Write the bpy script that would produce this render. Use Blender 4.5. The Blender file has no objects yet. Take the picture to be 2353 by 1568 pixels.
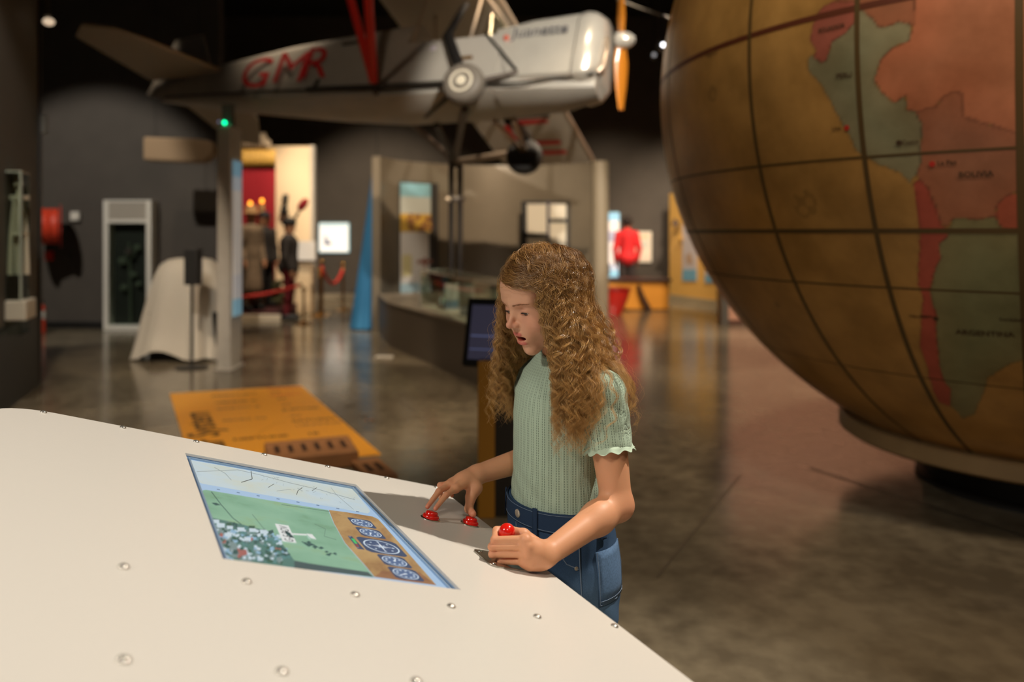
import bpy, bmesh, math, random
import numpy as np
from mathutils import Vector, Matrix
random.seed(7); rng = np.random.default_rng(7)
SC = bpy.context.scene
COL = SC.collection
# ------------------------------------------------------------------ camera, world, exposure, lights
FPX, CX, CY, EYE = 1830.0, 1176.5, 535.0, 1.45      # focal length in pixels of the 2353x1568 frame, horizon row, eye height
cam_d = bpy.data.cameras.new('camera'); cam = bpy.data.objects.new('camera', cam_d); COL.objects.link(cam)
cam.location = (0, 0, EYE); cam.rotation_euler = (math.pi/2, 0, 0)
cam_d.sensor_width = 36; cam_d.lens = 36*FPX/2353
cam_d.shift_y = -(784-CY)/2353
cam_d.clip_start = 0.05; cam_d.clip_end = 200
cam_d.dof.use_dof = True; cam_d.dof.focus_distance = 1.57; cam_d.dof.aperture_fstop = 1.9
SC.camera = cam
w = bpy.data.worlds.new('world'); SC.world = w; w.use_nodes = True
w.node_tree.nodes['Background'].inputs[0].default_value = (1.0, 0.85, 0.68, 1)
w.node_tree.nodes['Background'].inputs[1].default_value = 0.028
SC.view_settings.view_transform = 'Standard'; SC.view_settings.look = 'None'
SC.view_settings.exposure = 0.0; SC.view_settings.gamma = 1.0; SC.view_settings.use_curve_mapping = False
WARM = (1.0, 0.80, 0.58); NEUT = (1.0, 0.92, 0.80)
def spot(loc, tgt, power, angle, col=WARM, rad=0.05, blend=0.4):
    d = bpy.data.lights.new('spotlight', 'SPOT'); d.energy = power; d.color = col
    d.spot_size = math.radians(angle); d.spot_blend = blend; d.shadow_soft_size = rad
    o = bpy.data.objects.new('spotlight', d); COL.objects.link(o); o.location = loc
    o.rotation_euler = (Vector(tgt)-Vector(loc)).to_track_quat('-Z', 'Y').to_euler(); return o
def area(loc, tgt, power, sx, sy, col=NEUT):
    d = bpy.data.lights.new('soft_light', 'AREA'); d.energy = power; d.color = col; d.shape = 'RECTANGLE'; d.size = sx; d.size_y = sy
    o = bpy.data.objects.new('soft_light', d); COL.objects.link(o); o.location = loc
    o.rotation_euler = (Vector(tgt)-Vector(loc)).to_track_quat('-Z', 'Y').to_euler(); return o
spot((2.25, 2.20, 4.75), (-0.05, 1.5, 1.0), 800, 50, NEUT, 0.03, 0.5)        # key: behind the girl's back, above the globe side
spot((-2.9, -0.4, 3.7), (0.0, 1.6, 1.15), 270, 40, NEUT, 0.25, 0.7)          # added fill lamp to brighten her face, from the girl's front
spot((0.6, -1.8, 4.4), (0.25, 1.6, 0.9), 120, 44, NEUT, 0.2, 0.6)           # from over the camera
spot((0.2, 1.2, 5.6), (3.0, 4.6, 2.3), 560, 56, NEUT, 0.2, 0.7)             # globe
spot((0.6, 5.6, 5.6), (1.4, 6.5, 0.0), 420, 60, WARM, 0.15, 0.8)            # floor right of the girl
spot((2.6, -0.5, 5.4), (2.4, 2.6, 0.0), 620, 60, WARM, 0.2, 0.8)            # floor at the right front
spot((1.4, 1.4, 5.0), (0.45, 7.5, 2.75), 2300, 24, NEUT, 0.05, 0.35)         # aircraft
spot((-2.2, 5.2, 5.4), (-1.4, 8.2, 2.7), 40, 50, WARM, 0.08, 0.6)
spot((0.9, 6.2, 5.8), (-0.5, 12.2, 1.2), 2100, 46, WARM, 0.08, 0.6)          # curved partition
spot((2.2, 9.0, 4.2), (-0.5, 8.8, 0.6), 420, 40, WARM, 0.08, 0.6)           # counter and case
spot((-3.3, 12.0, 5.7), (-4.75, 14.3, 0.9), 1050, 44, WARM, 0.1, 0.6)        # mannequin niche
spot((-3.3, 5.4, 4.7), (-3.95, 9.0, 0.4), 460, 26, WARM, 0.05, 0.5)         # draped cloth
spot((-6.0, 6.5, 5.8), (-6.3, 12.0, 1.2), 950, 40, NEUT, 0.04, 0.4)          # dark back wall on the left
spot((-4.8, 8.0, 5.8), (-4.6, 10.9, 2.6), 130, 22, WARM, 0.05, 0.5)          # suspended beam
spot((-3.6, 4.6, 4.6), (-3.0, 8.4, 1.5), 950, 24, NEUT, 0.08, 0.6)          # metal pylon
spot((-0.7, 3.4, 5.4), (-2.0, 6.6, 0.0), 950, 44, WARM, 0.08, 0.7)          # yellow floor panel
spot((-2.6, 3.6, 4.8), (-4.1, 6.6, 1.3), 420, 44, NEUT, 0.05, 0.5)          # showcase at far left
spot((4.0, 12.6, 5.6), (4.3, 16.6, 1.2), 1400, 56, WARM, 0.15, 0.7)         # yellow wall
spot((1.6, 12.0, 5.6), (2.2, 17.0, 0.9), 1000, 50, WARM, 0.15, 0.7)         # red figure, tables
spot((4.2, 8.0, 5.6), (4.4, 12.6, 1.0), 1700, 62, (1.0, 0.80, 0.62), 0.15, 0.7)   # pink wall beyond the globe
spot((2.6, 9.0, 5.6), (2.8, 9.6, 0.0), 420, 60, (1.0, 0.82, 0.64), 0.15, 0.7)
spot((-3.0, 12.6, 5.6), (-2.8, 17.0, 1.0), 1300, 56, WARM, 0.1, 0.7)
spot((-2.2, 8.4, 5.8), (-2.4, 11.9, 1.0), 620, 26, NEUT, 0.05, 0.5)         # blue drape
spot((-2.6, 9.2, 5.8), (-1.6, 10.4, 0.0), 700, 56, WARM, 0.12, 0.7)         # floor before the counter
# ------------------------------------------------------------------ helpers
def V3(*a): return np.array(a, float)
def P(px, py, Y): return V3((px-CX)/FPX*Y, Y, EYE-(py-CY)/FPX*Y)      # point seen at a photo pixel at depth Y
def PF(px, py, z=0.0):                                               # the same on a horizontal plane
    Y = (EYE-z)*FPX/(py-CY); return V3((px-CX)/FPX*Y, Y, z)
def lin(c):
    return tuple((x/255/12.92 if x/255 <= 0.04045 else ((x/255+0.055)/1.055)**2.4) for x in c)
MATS = {}
def mat(name, rgb=(128,128,128), rough=0.6, metal=0.0, noise=0.0, nscale=20.0, bump=0.0, spec=0.5, emit=0.0, emit_rgb=None, trans=0.0, coat=0.0, aniso_scale=None):
    if name in MATS: return MATS[name]
    m = bpy.data.materials.new(name); m.use_nodes = True; nt = m.node_tree; b = nt.nodes['Principled BSDF']
    c = lin(rgb)
    b.inputs['Base Color'].default_value = (*c, 1); b.inputs['Roughness'].default_value = rough; b.inputs['Metallic'].default_value = metal
    b.inputs['Specular IOR Level'].default_value = spec
    if coat: b.inputs['Coat Weight'].default_value = coat; b.inputs['Coat Roughness'].default_value = 0.1
    if trans: b.inputs['Transmission Weight'].default_value = trans; b.inputs['IOR'].default_value = 1.1
    if emit:
        b.inputs['Emission Color'].default_value = (*lin(emit_rgb or rgb), 1); b.inputs['Emission Strength'].default_value = emit
    if noise or bump:
        tc = nt.nodes.new('ShaderNodeTexCoord'); mp = nt.nodes.new('ShaderNodeMapping'); n = nt.nodes.new('ShaderNodeTexNoise')
        if aniso_scale: mp.inputs['Scale'].default_value = aniso_scale
        nt.links.new(tc.outputs['Object'], mp.inputs[0]); nt.links.new(mp.outputs[0], n.inputs['Vector'])
        n.inputs['Scale'].default_value = nscale; n.inputs['Detail'].default_value = 5
        if noise:
            r = nt.nodes.new('ShaderNodeValToRGB')
            r.color_ramp.elements[0].position = 0.3; r.color_ramp.elements[1].position = 0.7
            r.color_ramp.elements[0].color = (*[x*(1-noise) for x in c], 1); r.color_ramp.elements[1].color = (*[min(1, x*(1+noise)) for x in c], 1)
            nt.links.new(n.outputs['Fac'], r.inputs[0]); nt.links.new(r.outputs[0], b.inputs['Base Color'])
        if bump:
            bp = nt.nodes.new('ShaderNodeBump'); bp.inputs['Strength'].default_value = bump; bp.inputs['Distance'].default_value = 0.01
            nt.links.new(n.outputs['Fac'], bp.inputs['Height']); nt.links.new(bp.outputs[0], b.inputs['Normal'])
    MATS[name] = m; return m
def glass(name='glass_pane', tint=(238,244,240), fac=0.10):
    if name in MATS: return MATS[name]
    m = bpy.data.materials.new(name); m.use_nodes = True; nt = m.node_tree; nt.nodes.clear()
    o = nt.nodes.new('ShaderNodeOutputMaterial'); mx = nt.nodes.new('ShaderNodeMixShader'); t = nt.nodes.new('ShaderNodeBsdfTransparent'); g = nt.nodes.new('ShaderNodeBsdfGlossy')
    t.inputs[0].default_value = (*lin(tint), 1); g.inputs['Roughness'].default_value = 0.03
    fr = nt.nodes.new("ShaderNodeLayerWeight"); fr.inputs[0].default_value = 0.12
    nt.links.new(fr.outputs["Facing"], mx.inputs[0])
    nt.links.new(t.outputs[0], mx.inputs[1]); nt.links.new(g.outputs[0], mx.inputs[2]); nt.links.new(mx.outputs[0], o.inputs[0])
    MATS[name] = m; return m
def attr_mat(name, rough=0.6, spec=0.4, sss=0.0, bump=0.0, nscale=60, emit=0.0, noise=0.0):
    if name in MATS: return MATS[name]
    m = bpy.data.materials.new(name); m.use_nodes = True; nt = m.node_tree; b = nt.nodes['Principled BSDF']
    a = nt.nodes.new('ShaderNodeAttribute'); a.attribute_name = 'Col'
    out = a.outputs['Color']
    b.inputs['Roughness'].default_value = rough; b.inputs['Specular IOR Level'].default_value = spec
    if sss:
        b.inputs['Subsurface Weight'].default_value = sss; b.inputs['Subsurface Radius'].default_value = (0.012, 0.005, 0.003); b.inputs['Subsurface Scale'].default_value = 0.6
    if noise or bump:
        tc = nt.nodes.new('ShaderNodeTexCoord'); n = nt.nodes.new('ShaderNodeTexNoise'); n.inputs['Scale'].default_value = nscale; n.inputs['Detail'].default_value = 6
        nt.links.new(tc.outputs['Object'], n.inputs['Vector'])
        if bump:
            bp = nt.nodes.new('ShaderNodeBump'); bp.inputs['Strength'].default_value = bump; bp.inputs['Distance'].default_value = 0.002
            nt.links.new(n.outputs['Fac'], bp.inputs['Height']); nt.links.new(bp.outputs[0], b.inputs['Normal'])
        if noise:
            mx = nt.nodes.new('ShaderNodeMixRGB'); mx.blend_type = 'MULTIPLY'; mx.inputs[0].default_value = noise
            r = nt.nodes.new('ShaderNodeValToRGB'); r.color_ramp.elements[0].position = 0.35; r.color_ramp.elements[0].color = (0.45, 0.42, 0.38, 1); r.color_ramp.elements[1].position = 0.65
            nt.links.new(n.outputs['Fac'], r.inputs[0]); nt.links.new(out, mx.inputs[1]); nt.links.new(r.outputs[0], mx.inputs[2]); out = mx.outputs[0]
    nt.links.new(out, b.inputs['Base Color'])
    if emit:
        nt.links.new(out, b.inputs['Emission Color']); b.inputs['Emission Strength'].default_value = emit
    MATS[name] = m; return m
def set_col(me, cols):
    a = me.color_attributes.new('Col', 'FLOAT_COLOR', 'POINT')
    c = np.ones((len(me.vertices), 4), np.float32); c[:, :3] = cols; a.data.foreach_set('color', c.ravel())
def fast_mesh(name, V, F, smooth=True):
    V = np.asarray(V, np.float32); F = np.asarray(F, np.int32); me = bpy.data.meshes.new(name)
    n, k = F.shape
    me.vertices.add(len(V)); me.vertices.foreach_set('co', V.ravel())
    me.loops.add(n*k); me.loops.foreach_set('vertex_index', F.ravel())
    me.polygons.add(n); me.polygons.foreach_set('loop_start', np.arange(0, n*k, k, dtype=np.int32)); me.polygons.foreach_set('loop_total', np.full(n, k, np.int32))
    me.update(calc_edges=True); me.validate()
    if smooth: me.polygons.foreach_set('use_smooth', np.ones(len(me.polygons), bool))
    return me
def tag(o, label=None, cat=None, group=None, kind=None):
    if label: o['label'] = label
    if cat: o['category'] = cat
    if group: o['group'] = group
    if kind: o['kind'] = kind
    return o
def thing(name, loc, label, cat, group=None, rz=0.0):
    o = bpy.data.objects.new(name, None); COL.objects.link(o); o.location = tuple(float(x) for x in loc); o.rotation_euler = (0, 0, rz)
    o.empty_display_size = 0.1; return tag(o, label, cat, group)
def origin_of(p):
    if p is None: return V3(0, 0, 0)
    o = V3(*p.location); return o + origin_of(p.parent)
def link(name, me, mats, parent=None, loc=None):
    """verts are world coordinates; the object gets its origin at parent (or loc)"""
    o = bpy.data.objects.new(name, me); COL.objects.link(o)
    for m in (mats if isinstance(mats, (list, tuple)) else [mats]): me.materials.append(m)
    off = origin_of(parent) if parent else (V3(*loc) if loc is not None else V3(0, 0, 0))
    if np.abs(off).max() > 0: me.transform(Matrix.Translation(Vector(-off)))
    if parent: o.parent = parent
    elif loc is not None: o.location = tuple(float(x) for x in loc)
    return o
def basis(d):
    d = V3(*d); d = d/np.linalg.norm(d); a = V3(0, 0, 1) if abs(d[2]) < 0.9 else V3(1, 0, 0)
    x = np.cross(a, d); x /= np.linalg.norm(x); return x, np.cross(d, x), d
class MB:
    def __init__(s): s.v = []; s.f = []; s.m = []
    def add(s, vs, fs, mi=0):
        o = len(s.v); s.v += [tuple(float(c) for c in v) for v in vs]; s.f += [tuple(i+o for i in f) for f in fs]; s.m += [mi]*len(fs); return s
    def box(s, c, size, ax=None, mi=0):
        ax = ax or (V3(1,0,0), V3(0,1,0), V3(0,0,1)); h = [x/2 for x in size]; c = V3(*c)
        vs = [c+ax[0]*i*h[0]+ax[1]*j*h[1]+ax[2]*k*h[2] for i in (-1,1) for j in (-1,1) for k in (-1,1)]
        return s.add(vs, [(0,1,3,2),(4,6,7,5),(0,4,5,1),(2,3,7,6),(0,2,6,4),(1,5,7,3)], mi)
    def box2(s, lo, hi, mi=0):
        lo = V3(*lo); hi = V3(*hi); return s.box((lo+hi)/2, hi-lo, None, mi)
    def tube(s, path, r, n=10, mi=0, caps=True, flat=1.0):
        path = [V3(*p) for p in path]; m = len(path); rr = r if hasattr(r, '__len__') else [r]*m; vs = []
        x = None
        for i, p in enumerate(path):
            d = path[min(i+1, m-1)]-path[max(i-1, 0)]
            d = d/np.linalg.norm(d)
            if x is None: x, y, _ = basis(d)
            else:
                x = x-d*np.dot(x, d); x /= np.linalg.norm(x); y = np.cross(d, x)
            for k in range(n):
                a = 2*math.pi*k/n; vs.append(p+(x*math.cos(a)+y*flat*math.sin(a))*rr[i])
        fs = [(i*n+k, i*n+(k+1)%n, (i+1)*n+(k+1)%n, (i+1)*n+k) for i in range(m-1) for k in range(n)]
        if caps: fs += [tuple(range(n))[::-1], tuple((m-1)*n+k for k in range(n))]
        return s.add(vs, fs, mi)
    def lathe(s, prof, o=(0,0,0), axis=(0,0,1), n=24, mi=0, cap=True):
        x, y, d = basis(axis); o = V3(*o); vs = []
        for r, h in prof:
            for k in range(n):
                a = 2*math.pi*k/n; vs.append(o+d*h+(x*math.cos(a)+y*math.sin(a))*max(r, 1e-5))
        m = len(prof); fs = [(i*n+k, i*n+(k+1)%n, (i+1)*n+(k+1)%n, (i+1)*n+k) for i in range(m-1) for k in range(n)]
        if cap: fs += [tuple(range(n))[::-1], tuple((m-1)*n+k for k in range(n))]
        return s.add(vs, fs, mi)
    def sphere(s, c, r, n=16, mi=0, sc=(1,1,1), ax=None):
        ax = ax or (V3(1,0,0), V3(0,1,0), V3(0,0,1)); c = V3(*c); m = n//2; vs = []; fs = []
        for i in range(m+1):
            t = math.pi*i/m
            for k in range(n):
                a = 2*math.pi*k/n; q = (math.sin(t)*math.cos(a)*sc[0], math.sin(t)*math.sin(a)*sc[1], math.cos(t)*sc[2])
                vs.append(c+r*(q[0]*ax[0]+q[1]*ax[1]+q[2]*ax[2]))
        fs = [(i*n+k, (i+1)*n+k, (i+1)*n+(k+1)%n, i*n+(k+1)%n) for i in range(m) for k in range(n)]
        return s.add(vs, fs, mi)
    def prism(s, pts, d, mi=0):
        """pts: planar 3-D outline, extruded by vector d"""
        n = len(pts); d = V3(*d); vs = [V3(*p) for p in pts]+[V3(*p)+d for p in pts]
        fs = [tuple(range(n))[::-1], tuple(range(n, 2*n))]+[(i, (i+1)%n, (i+1)%n+n, i+n) for i in range(n)]
        return s.add(vs, fs, mi)
    def poly(s, pts, mi=0): return s.add(pts, [tuple(range(len(pts)))], mi)
    def loft(s, rings, mi=0, closed=True, caps=True):
        n = len(rings[0]); vs = [p for r in rings for p in r]; m = len(rings); kk = n if closed else n-1
        fs = [(i*n+k, i*n+(k+1)%n, (i+1)*n+(k+1)%n, (i+1)*n+k) for i in range(m-1) for k in range(kk)]
        if caps and closed: fs += [tuple(range(n))[::-1], tuple((m-1)*n+k for k in range(n))]
        return s.add(vs, fs, mi)
    def text(s, txt, o, ex, ey, size, mi=0, align='LEFT', bold=0.0):
        T = text_geo(txt, align, bold); ex = V3(*ex); ey = V3(*ey); ex /= np.linalg.norm(ex); ey /= np.linalg.norm(ey); o = V3(*o)
        return s.add([o+ex*x*size+ey*y*size for x, y in T[0]], T[1], mi)
    def build(s, name, mats, parent=None, loc=None, smooth=None, bevel=0.0, normals=True, sub=0, solid=0.0):
        me = bpy.data.meshes.new(name); me.from_pydata(s.v, [], s.f); me.polygons.foreach_set('material_index', s.m)
        if normals:
            bm = bmesh.new(); bm.from_mesh(me); bmesh.ops.recalc_face_normals(bm, faces=bm.faces); bm.to_mesh(me); bm.free()
        o = link(name, me, mats, parent, loc)
        if bevel:
            b = o.modifiers.new('bevel', 'BEVEL'); b.width = bevel; b.segments = 2; b.limit_method = 'ANGLE'; b.angle_limit = math.radians(40)
        if solid:
            b = o.modifiers.new('solid', 'SOLIDIFY'); b.thickness = solid; b.offset = 0
        if sub:
            b = o.modifiers.new('sub', 'SUBSURF'); b.levels = sub; b.render_levels = sub
        if smooth is not None:
            me.polygons.foreach_set('use_smooth', np.ones(len(me.polygons), bool)); me.set_sharp_from_angle(angle=math.radians(smooth))
        return o
TXT = {}
def text_geo(txt, align='LEFT', bold=0.0):
    if (txt, align, bold) in TXT: return TXT[(txt, align, bold)]
    c = bpy.data.curves.new('lettering', 'FONT'); c.body = txt; c.size = 1.0; c.align_x = align; c.resolution_u = 3; c.offset = bold
    o = bpy.data.objects.new('lettering', c); COL.objects.link(o); bpy.context.view_layer.update()
    me = bpy.data.meshes.new_from_object(o.evaluated_get(bpy.context.evaluated_depsgraph_get()))
    r = ([(v.co.x, v.co.y) for v in me.vertices], [tuple(p.vertices) for p in me.polygons])
    bpy.data.objects.remove(o); bpy.data.curves.remove(c); bpy.data.meshes.remove(me); TXT[(txt, align, bold)] = r; return r
def struct(name, mb, mats, **k):
    o = mb.build(name, mats, **k); o['kind'] = 'structure'; return o
def copy_thing(root, loc, label, rz=None, group=None):
    r = root.copy(); COL.objects.link(r); r.location = tuple(float(x) for x in loc); r['label'] = label
    if rz is not None: r.rotation_euler = (0, 0, rz)
    if group: r['group'] = group
    for ch in list(root.children):
        c = ch.copy(); COL.objects.link(c); c.parent = r
        for g in list(ch.children):
            d = g.copy(); COL.objects.link(d); d.parent = c
    return r
# ---- signed distance bodies -> one continuous mesh (surface nets)
def s_cap(p, a, b, ra, rb=None):
    a = np.asarray(a, np.float32); b = np.asarray(b, np.float32); rb = ra if rb is None else rb
    ba = b-a; pa = p-a; t = np.clip(pa@ba/max(float(ba@ba), 1e-12), 0, 1)
    q = pa-t[:, None]*ba
    return np.sqrt((q*q).sum(1))-(ra+(rb-ra)*t)
def s_sph(p, c, r):
    q = p-np.asarray(c, np.float32); return np.sqrt((q*q).sum(1))-r
def s_ell(p, c, r, ax=None):
    q = p-np.asarray(c, np.float32)
    if ax is not None: q = q@np.asarray(ax, np.float32).T
    r = np.asarray(r, np.float32); k0 = np.sqrt(((q/r)**2).sum(1)); k1 = np.sqrt(((q/(r*r))**2).sum(1))
    return k0*(k0-1)/np.maximum(k1, 1e-9)
def smin(a, b, k):
    h = np.clip(0.5+0.5*(b-a)/k, 0, 1); return b+(a-b)*h-k*h*(1-h)
def smax(a, b, k): return -smin(-a, -b, k)
def ssub(a, b, k): return smax(a, -b, k)
def sdf_mesh(fn, lo, hi, h, bs=20):
    lo = np.asarray(lo, np.float32); n = np.ceil((np.asarray(hi)-lo)/h).astype(int); n = ((n+bs-1)//bs)*bs
    D = np.full(n, 1.0, np.float32)
    g = np.meshgrid(*[np.arange(bs, dtype=np.float32)]*3, indexing='ij'); g = np.stack([x.ravel() for x in g], 1)*h
    nb = n//bs; ctr = np.stack([x.ravel() for x in np.meshgrid(*[np.arange(k) for k in nb], indexing='ij')], 1)
    cp = lo+(ctr*bs+(bs-1)/2).astype(np.float32)*h
    dc = fn(cp.astype(np.float32)); rad = bs*h*0.5*1.74*1.5+0.004
    for (i, j, k), d in zip(ctr, dc):
        if abs(d) > rad:
            if d < 0: D[i*bs:(i+1)*bs, j*bs:(j+1)*bs, k*bs:(k+1)*bs] = -1
            continue
        p = lo+np.array([i, j, k], np.float32)*bs*h+g
        D[i*bs:(i+1)*bs, j*bs:(j+1)*bs, k*bs:(k+1)*bs] = fn(p.astype(np.float32)).reshape(bs, bs, bs)
    S = D < 0; cnt = np.zeros(tuple(n-1), np.int8)
    sl = lambda i, m: slice(i, m-1+i)
    for i in (0, 1):
        for j in (0, 1):
            for k in (0, 1): cnt += S[sl(i, n[0]), sl(j, n[1]), sl(k, n[2])]
    act = (cnt > 0) & (cnt < 8); idx = np.full(act.shape, -1, np.int32); A = np.argwhere(act); idx[act] = np.arange(len(A))
    acc = np.zeros((len(A), 3), np.float32); num = np.zeros(len(A), np.float32)
    C8 = [(i, j, k) for i in (0, 1) for j in (0, 1) for k in (0, 1)]
    vals = {c: D[A[:, 0]+c[0], A[:, 1]+c[1], A[:, 2]+c[2]] for c in C8}
    for c in C8:
        for ax in range(3):
            if c[ax] == 0:
                e = list(c); e[ax] = 1; e = tuple(e); a, b = vals[c], vals[e]; m = (a < 0) != (b < 0)
                t = np.where(m, a/np.where(m, a-b, 1), 0).astype(np.float32); q = np.tile(np.array(c, np.float32), (len(A), 1)); q[:, ax] = t
                acc[m] += q[m]; num[m] += 1
    V = lo+(A+acc/num[:, None])*h
    Fs = []
    for ax in range(3):
        o1, o2 = [(1, 2), (2, 0), (0, 1)][ax]
        sA = [slice(1, -1)]*3; sB = [slice(1, -1)]*3; sA[ax] = slice(0, -1); sB[ax] = slice(1, None)
        a = S[tuple(sA)]; b = S[tuple(sB)]; E = np.argwhere(a != b)
        flip = a[E[:, 0], E[:, 1], E[:, 2]]
        base = E.copy(); base[:, o1] += 1; base[:, o2] += 1
        def ci(d1, d2):
            q = base.copy(); q[:, o1] -= d1; q[:, o2] -= d2; return idx[q[:, 0], q[:, 1], q[:, 2]]
        q = np.stack([ci(0, 0), ci(1, 0), ci(1, 1), ci(0, 1)], 1)
        q[~flip] = q[~flip][:, ::-1]; Fs.append(q)
    F = np.concatenate(Fs); F = F[(F >= 0).all(1)]
    return V, F
def relax(V, F, it=2, lam=0.5):
    V = V.copy()
    e = np.concatenate([F[:, [0, 1]], F[:, [1, 2]], F[:, [2, 3]], F[:, [3, 0]]])
    for _ in range(it):
        s = np.zeros_like(V); c = np.zeros(len(V), np.float32)
        for k in range(3):
            s[:, k] = np.bincount(e[:, 0], V[e[:, 1], k], len(V))+np.bincount(e[:, 1], V[e[:, 0], k], len(V))
        c = np.bincount(e[:, 0], minlength=len(V))+np.bincount(e[:, 1], minlength=len(V))
        V = V*(1-lam)+lam*s/np.maximum(c, 1)[:, None]
    return V
# ------------------------------------------------------------------ the room
def floor_mat():
    m = bpy.data.materials.new('polished_concrete'); m.use_nodes = True; nt = m.node_tree; b = nt.nodes['Principled BSDF']
    tc = nt.nodes.new('ShaderNodeTexCoord')
    n1 = nt.nodes.new('ShaderNodeTexNoise'); n1.inputs['Scale'].default_value = 1.1; n1.inputs['Detail'].default_value = 8; n1.inputs['Distortion'].default_value = 0.6
    n2 = nt.nodes.new('ShaderNodeTexNoise'); n2.inputs['Scale'].default_value = 9; n2.inputs['Detail'].default_value = 8
    for n in (n1, n2): nt.links.new(tc.outputs['Object'], n.inputs['Vector'])
    mx = nt.nodes.new('ShaderNodeMixRGB'); mx.inputs[0].default_value = 0.42; nt.links.new(n1.outputs['Fac'], mx.inputs[1]); nt.links.new(n2.outputs['Fac'], mx.inputs[2])
    r = nt.nodes.new('ShaderNodeValToRGB'); r.color_ramp.elements[0].position = 0.38; r.color_ramp.elements[1].position = 0.64
    r.color_ramp.elements[0].color = (*lin((96, 86, 70)), 1); r.color_ramp.elements[1].color = (*lin((138, 126, 104)), 1)
    nt.links.new(mx.outputs[0], r.inputs[0]); nt.links.new(r.outputs[0], b.inputs['Base Color'])
    rr = nt.nodes.new('ShaderNodeMapRange'); rr.inputs[3].default_value = 0.10; rr.inputs[4].default_value = 0.26
    nt.links.new(n2.outputs['Fac'], rr.inputs[0]); nt.links.new(rr.outputs[0], b.inputs['Roughness'])
    b.inputs['Specular IOR Level'].default_value = 0.62
    bp = nt.nodes.new('ShaderNodeBump'); bp.inputs['Strength'].default_value = 0.05; bp.inputs['Distance'].default_value = 0.02
    nt.links.new(n1.outputs['Fac'], bp.inputs['Height']); nt.links.new(bp.outputs[0], b.inputs['Normal'])
    return m
M_WALL = mat('charcoal_wall', (78, 72, 66), 0.8, noise=0.08, nscale=3)
M_BLACK = mat('black_paint', (20, 19, 18), 0.5)
M_CEIL = mat('black_ceiling', (14, 13, 12), 0.9)
struct('floor', MB().box2((-10, -3, -0.1), (9.5, 20.2, 0)), floor_mat())
struct('trim_1', MB().prism([PF(1860, 1074), PF(2353, 1230), PF(2353, 1236), PF(1860, 1078)], (0, 0, .0006)).prism([PF(1700, 1092), PF(1704, 1092), PF(1512, 1330), PF(1506, 1330)], (0, 0, .0006)), mat('joint_sealant', (84, 76, 62), 0.4))
struct('ceiling', MB().box2((-10, -3, 6.2), (9.5, 20.2, 6.3)), M_CEIL)
struct('wall_back', MB().box2((-6.7, 17.5, 0), (9.5, 17.7, 6.2)), M_WALL)
struct('wall_left', MB().box2((-10, 12.1, 0), (-4.45, 12.3, 6.2)).box2((-6.9, 12.3, 0), (-6.7, 17.7, 6.2)), M_WALL)
struct('wall_right', MB().box2((9.3, -3, 0), (9.5, 17.7, 6.2)), M_WALL)
struct('wall_far', MB().box2((-10, 20.0, 0), (9.5, 20.2, 6.2)), M_WALL)
struct('baseboard_back', MB().box2((-4.44, 17.44, 0), (3.4, 17.5, 0.11)), mat('pale_skirting', (150, 140, 122), 0.5), bevel=0.005)
struct('baseboard_left', MB().box2((-10, 12.05, 0), (-4.5, 12.1, 0.1)), M_BLACK, bevel=0.005)
mb = MB().box2((-3.28, 17.36, 0), (-2.86, 17.5, 2.45)).box2((-2.86, 17.40, 0), (-2.3, 17.49, 2.35), 1).box2((-3.36, 17.34, 0), (-3.28, 17.5, 2.5), 1)
d = struct('door_1', MB().box2((-2.8, 17.42, 0), (-2.0, 17.49, 2.4)), mat('door_grey', (66, 60, 55), 0.5), bevel=0.01)
k = MB().box2((-2.72, 17.38, 1.0), (-2.68, 17.42, 1.15)).build('door_handle', mat('steel', (170, 168, 160), 0.3, 1.0), d); k['kind'] = 'structure'
# left showcase wall (a dark built-in unit running towards the camera)
L0, L1 = V3(-4.52, 7.60, 0), V3(-3.45, 4.55, 0)
ld = (L1-L0)/np.linalg.norm(L1-L0); ln = V3(-ld[1], ld[0], 0)            # ln points to the room
if ln[0] < 0: ln = -ln
struct('wall_showcase', MB().prism([L0, L1, L1-ln*1.2, L0-ln*1.2], (0, 0, 6.2)), mat('showcase_wall_grey', (98, 92, 82), 0.7))
struct('trim_2', MB().prism([L0+ln*0.02-ld*0.05, L0+ln*0.02+ld*0.02, L0-ln*0.06+ld*0.02, L0-ln*0.06-ld*0.05], (0, 0, 6.2)).prism([L0+ln*0.012+ld*0.02, L1+ln*0.012, L1+ln*0.0, L0+ld*0.02], (0, 0, 0.68)), M_BLACK)
# ------------------------------------------------------------------ the sloping console
CA, CT = math.radians(-27), math.radians(18)
cu = V3(math.sin(CA), math.cos(CA), 0)                 # along the front edge, away from the camera
chs = V3(math.cos(CA), -math.sin(CA), 0)
cw = chs*math.cos(CT)+V3(0, 0, -math.sin(CT))          # down the slope, towards the girl
cn = np.cross(cw, cu); cn = cn if cn[2] > 0 else -cn
E0 = P(1200, 1267, 1.545)
def C3(w_, u_, h=0.0): return E0+cw*w_+cu*u_+cn*h
def PL(px, py, off=0.0):                               # photo pixel -> (w, u) on the panel (off above it)
    d = V3((px-CX)/FPX, 1, -(py-CY)/FPX); o = V3(0, 0, EYE); q = E0+cn*off
    p = o+d*np.dot(q-o, cn)/np.dot(d, cn)-E0; return float(np.dot(p, cw)), float(np.dot(p, cu))
M_PANEL = mat('console_panel_white', (226, 220, 211), 0.32, noise=0.012, nscale=250, spec=0.5)
M_CHROME = mat('chrome', (205, 200, 192), 0.16, 1.0)
M_SCREW = mat('screw_nickel', (214, 208, 198), 0.24, 0.85)
M_STEEL = mat('brushed_steel', (176, 170, 160), 0.28, 1.0, noise=0.12, nscale=60, aniso_scale=(1, 12, 1))
M_RED = mat('glossy_red_plastic', (226, 30, 20), 0.16, coat=0.5)
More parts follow.
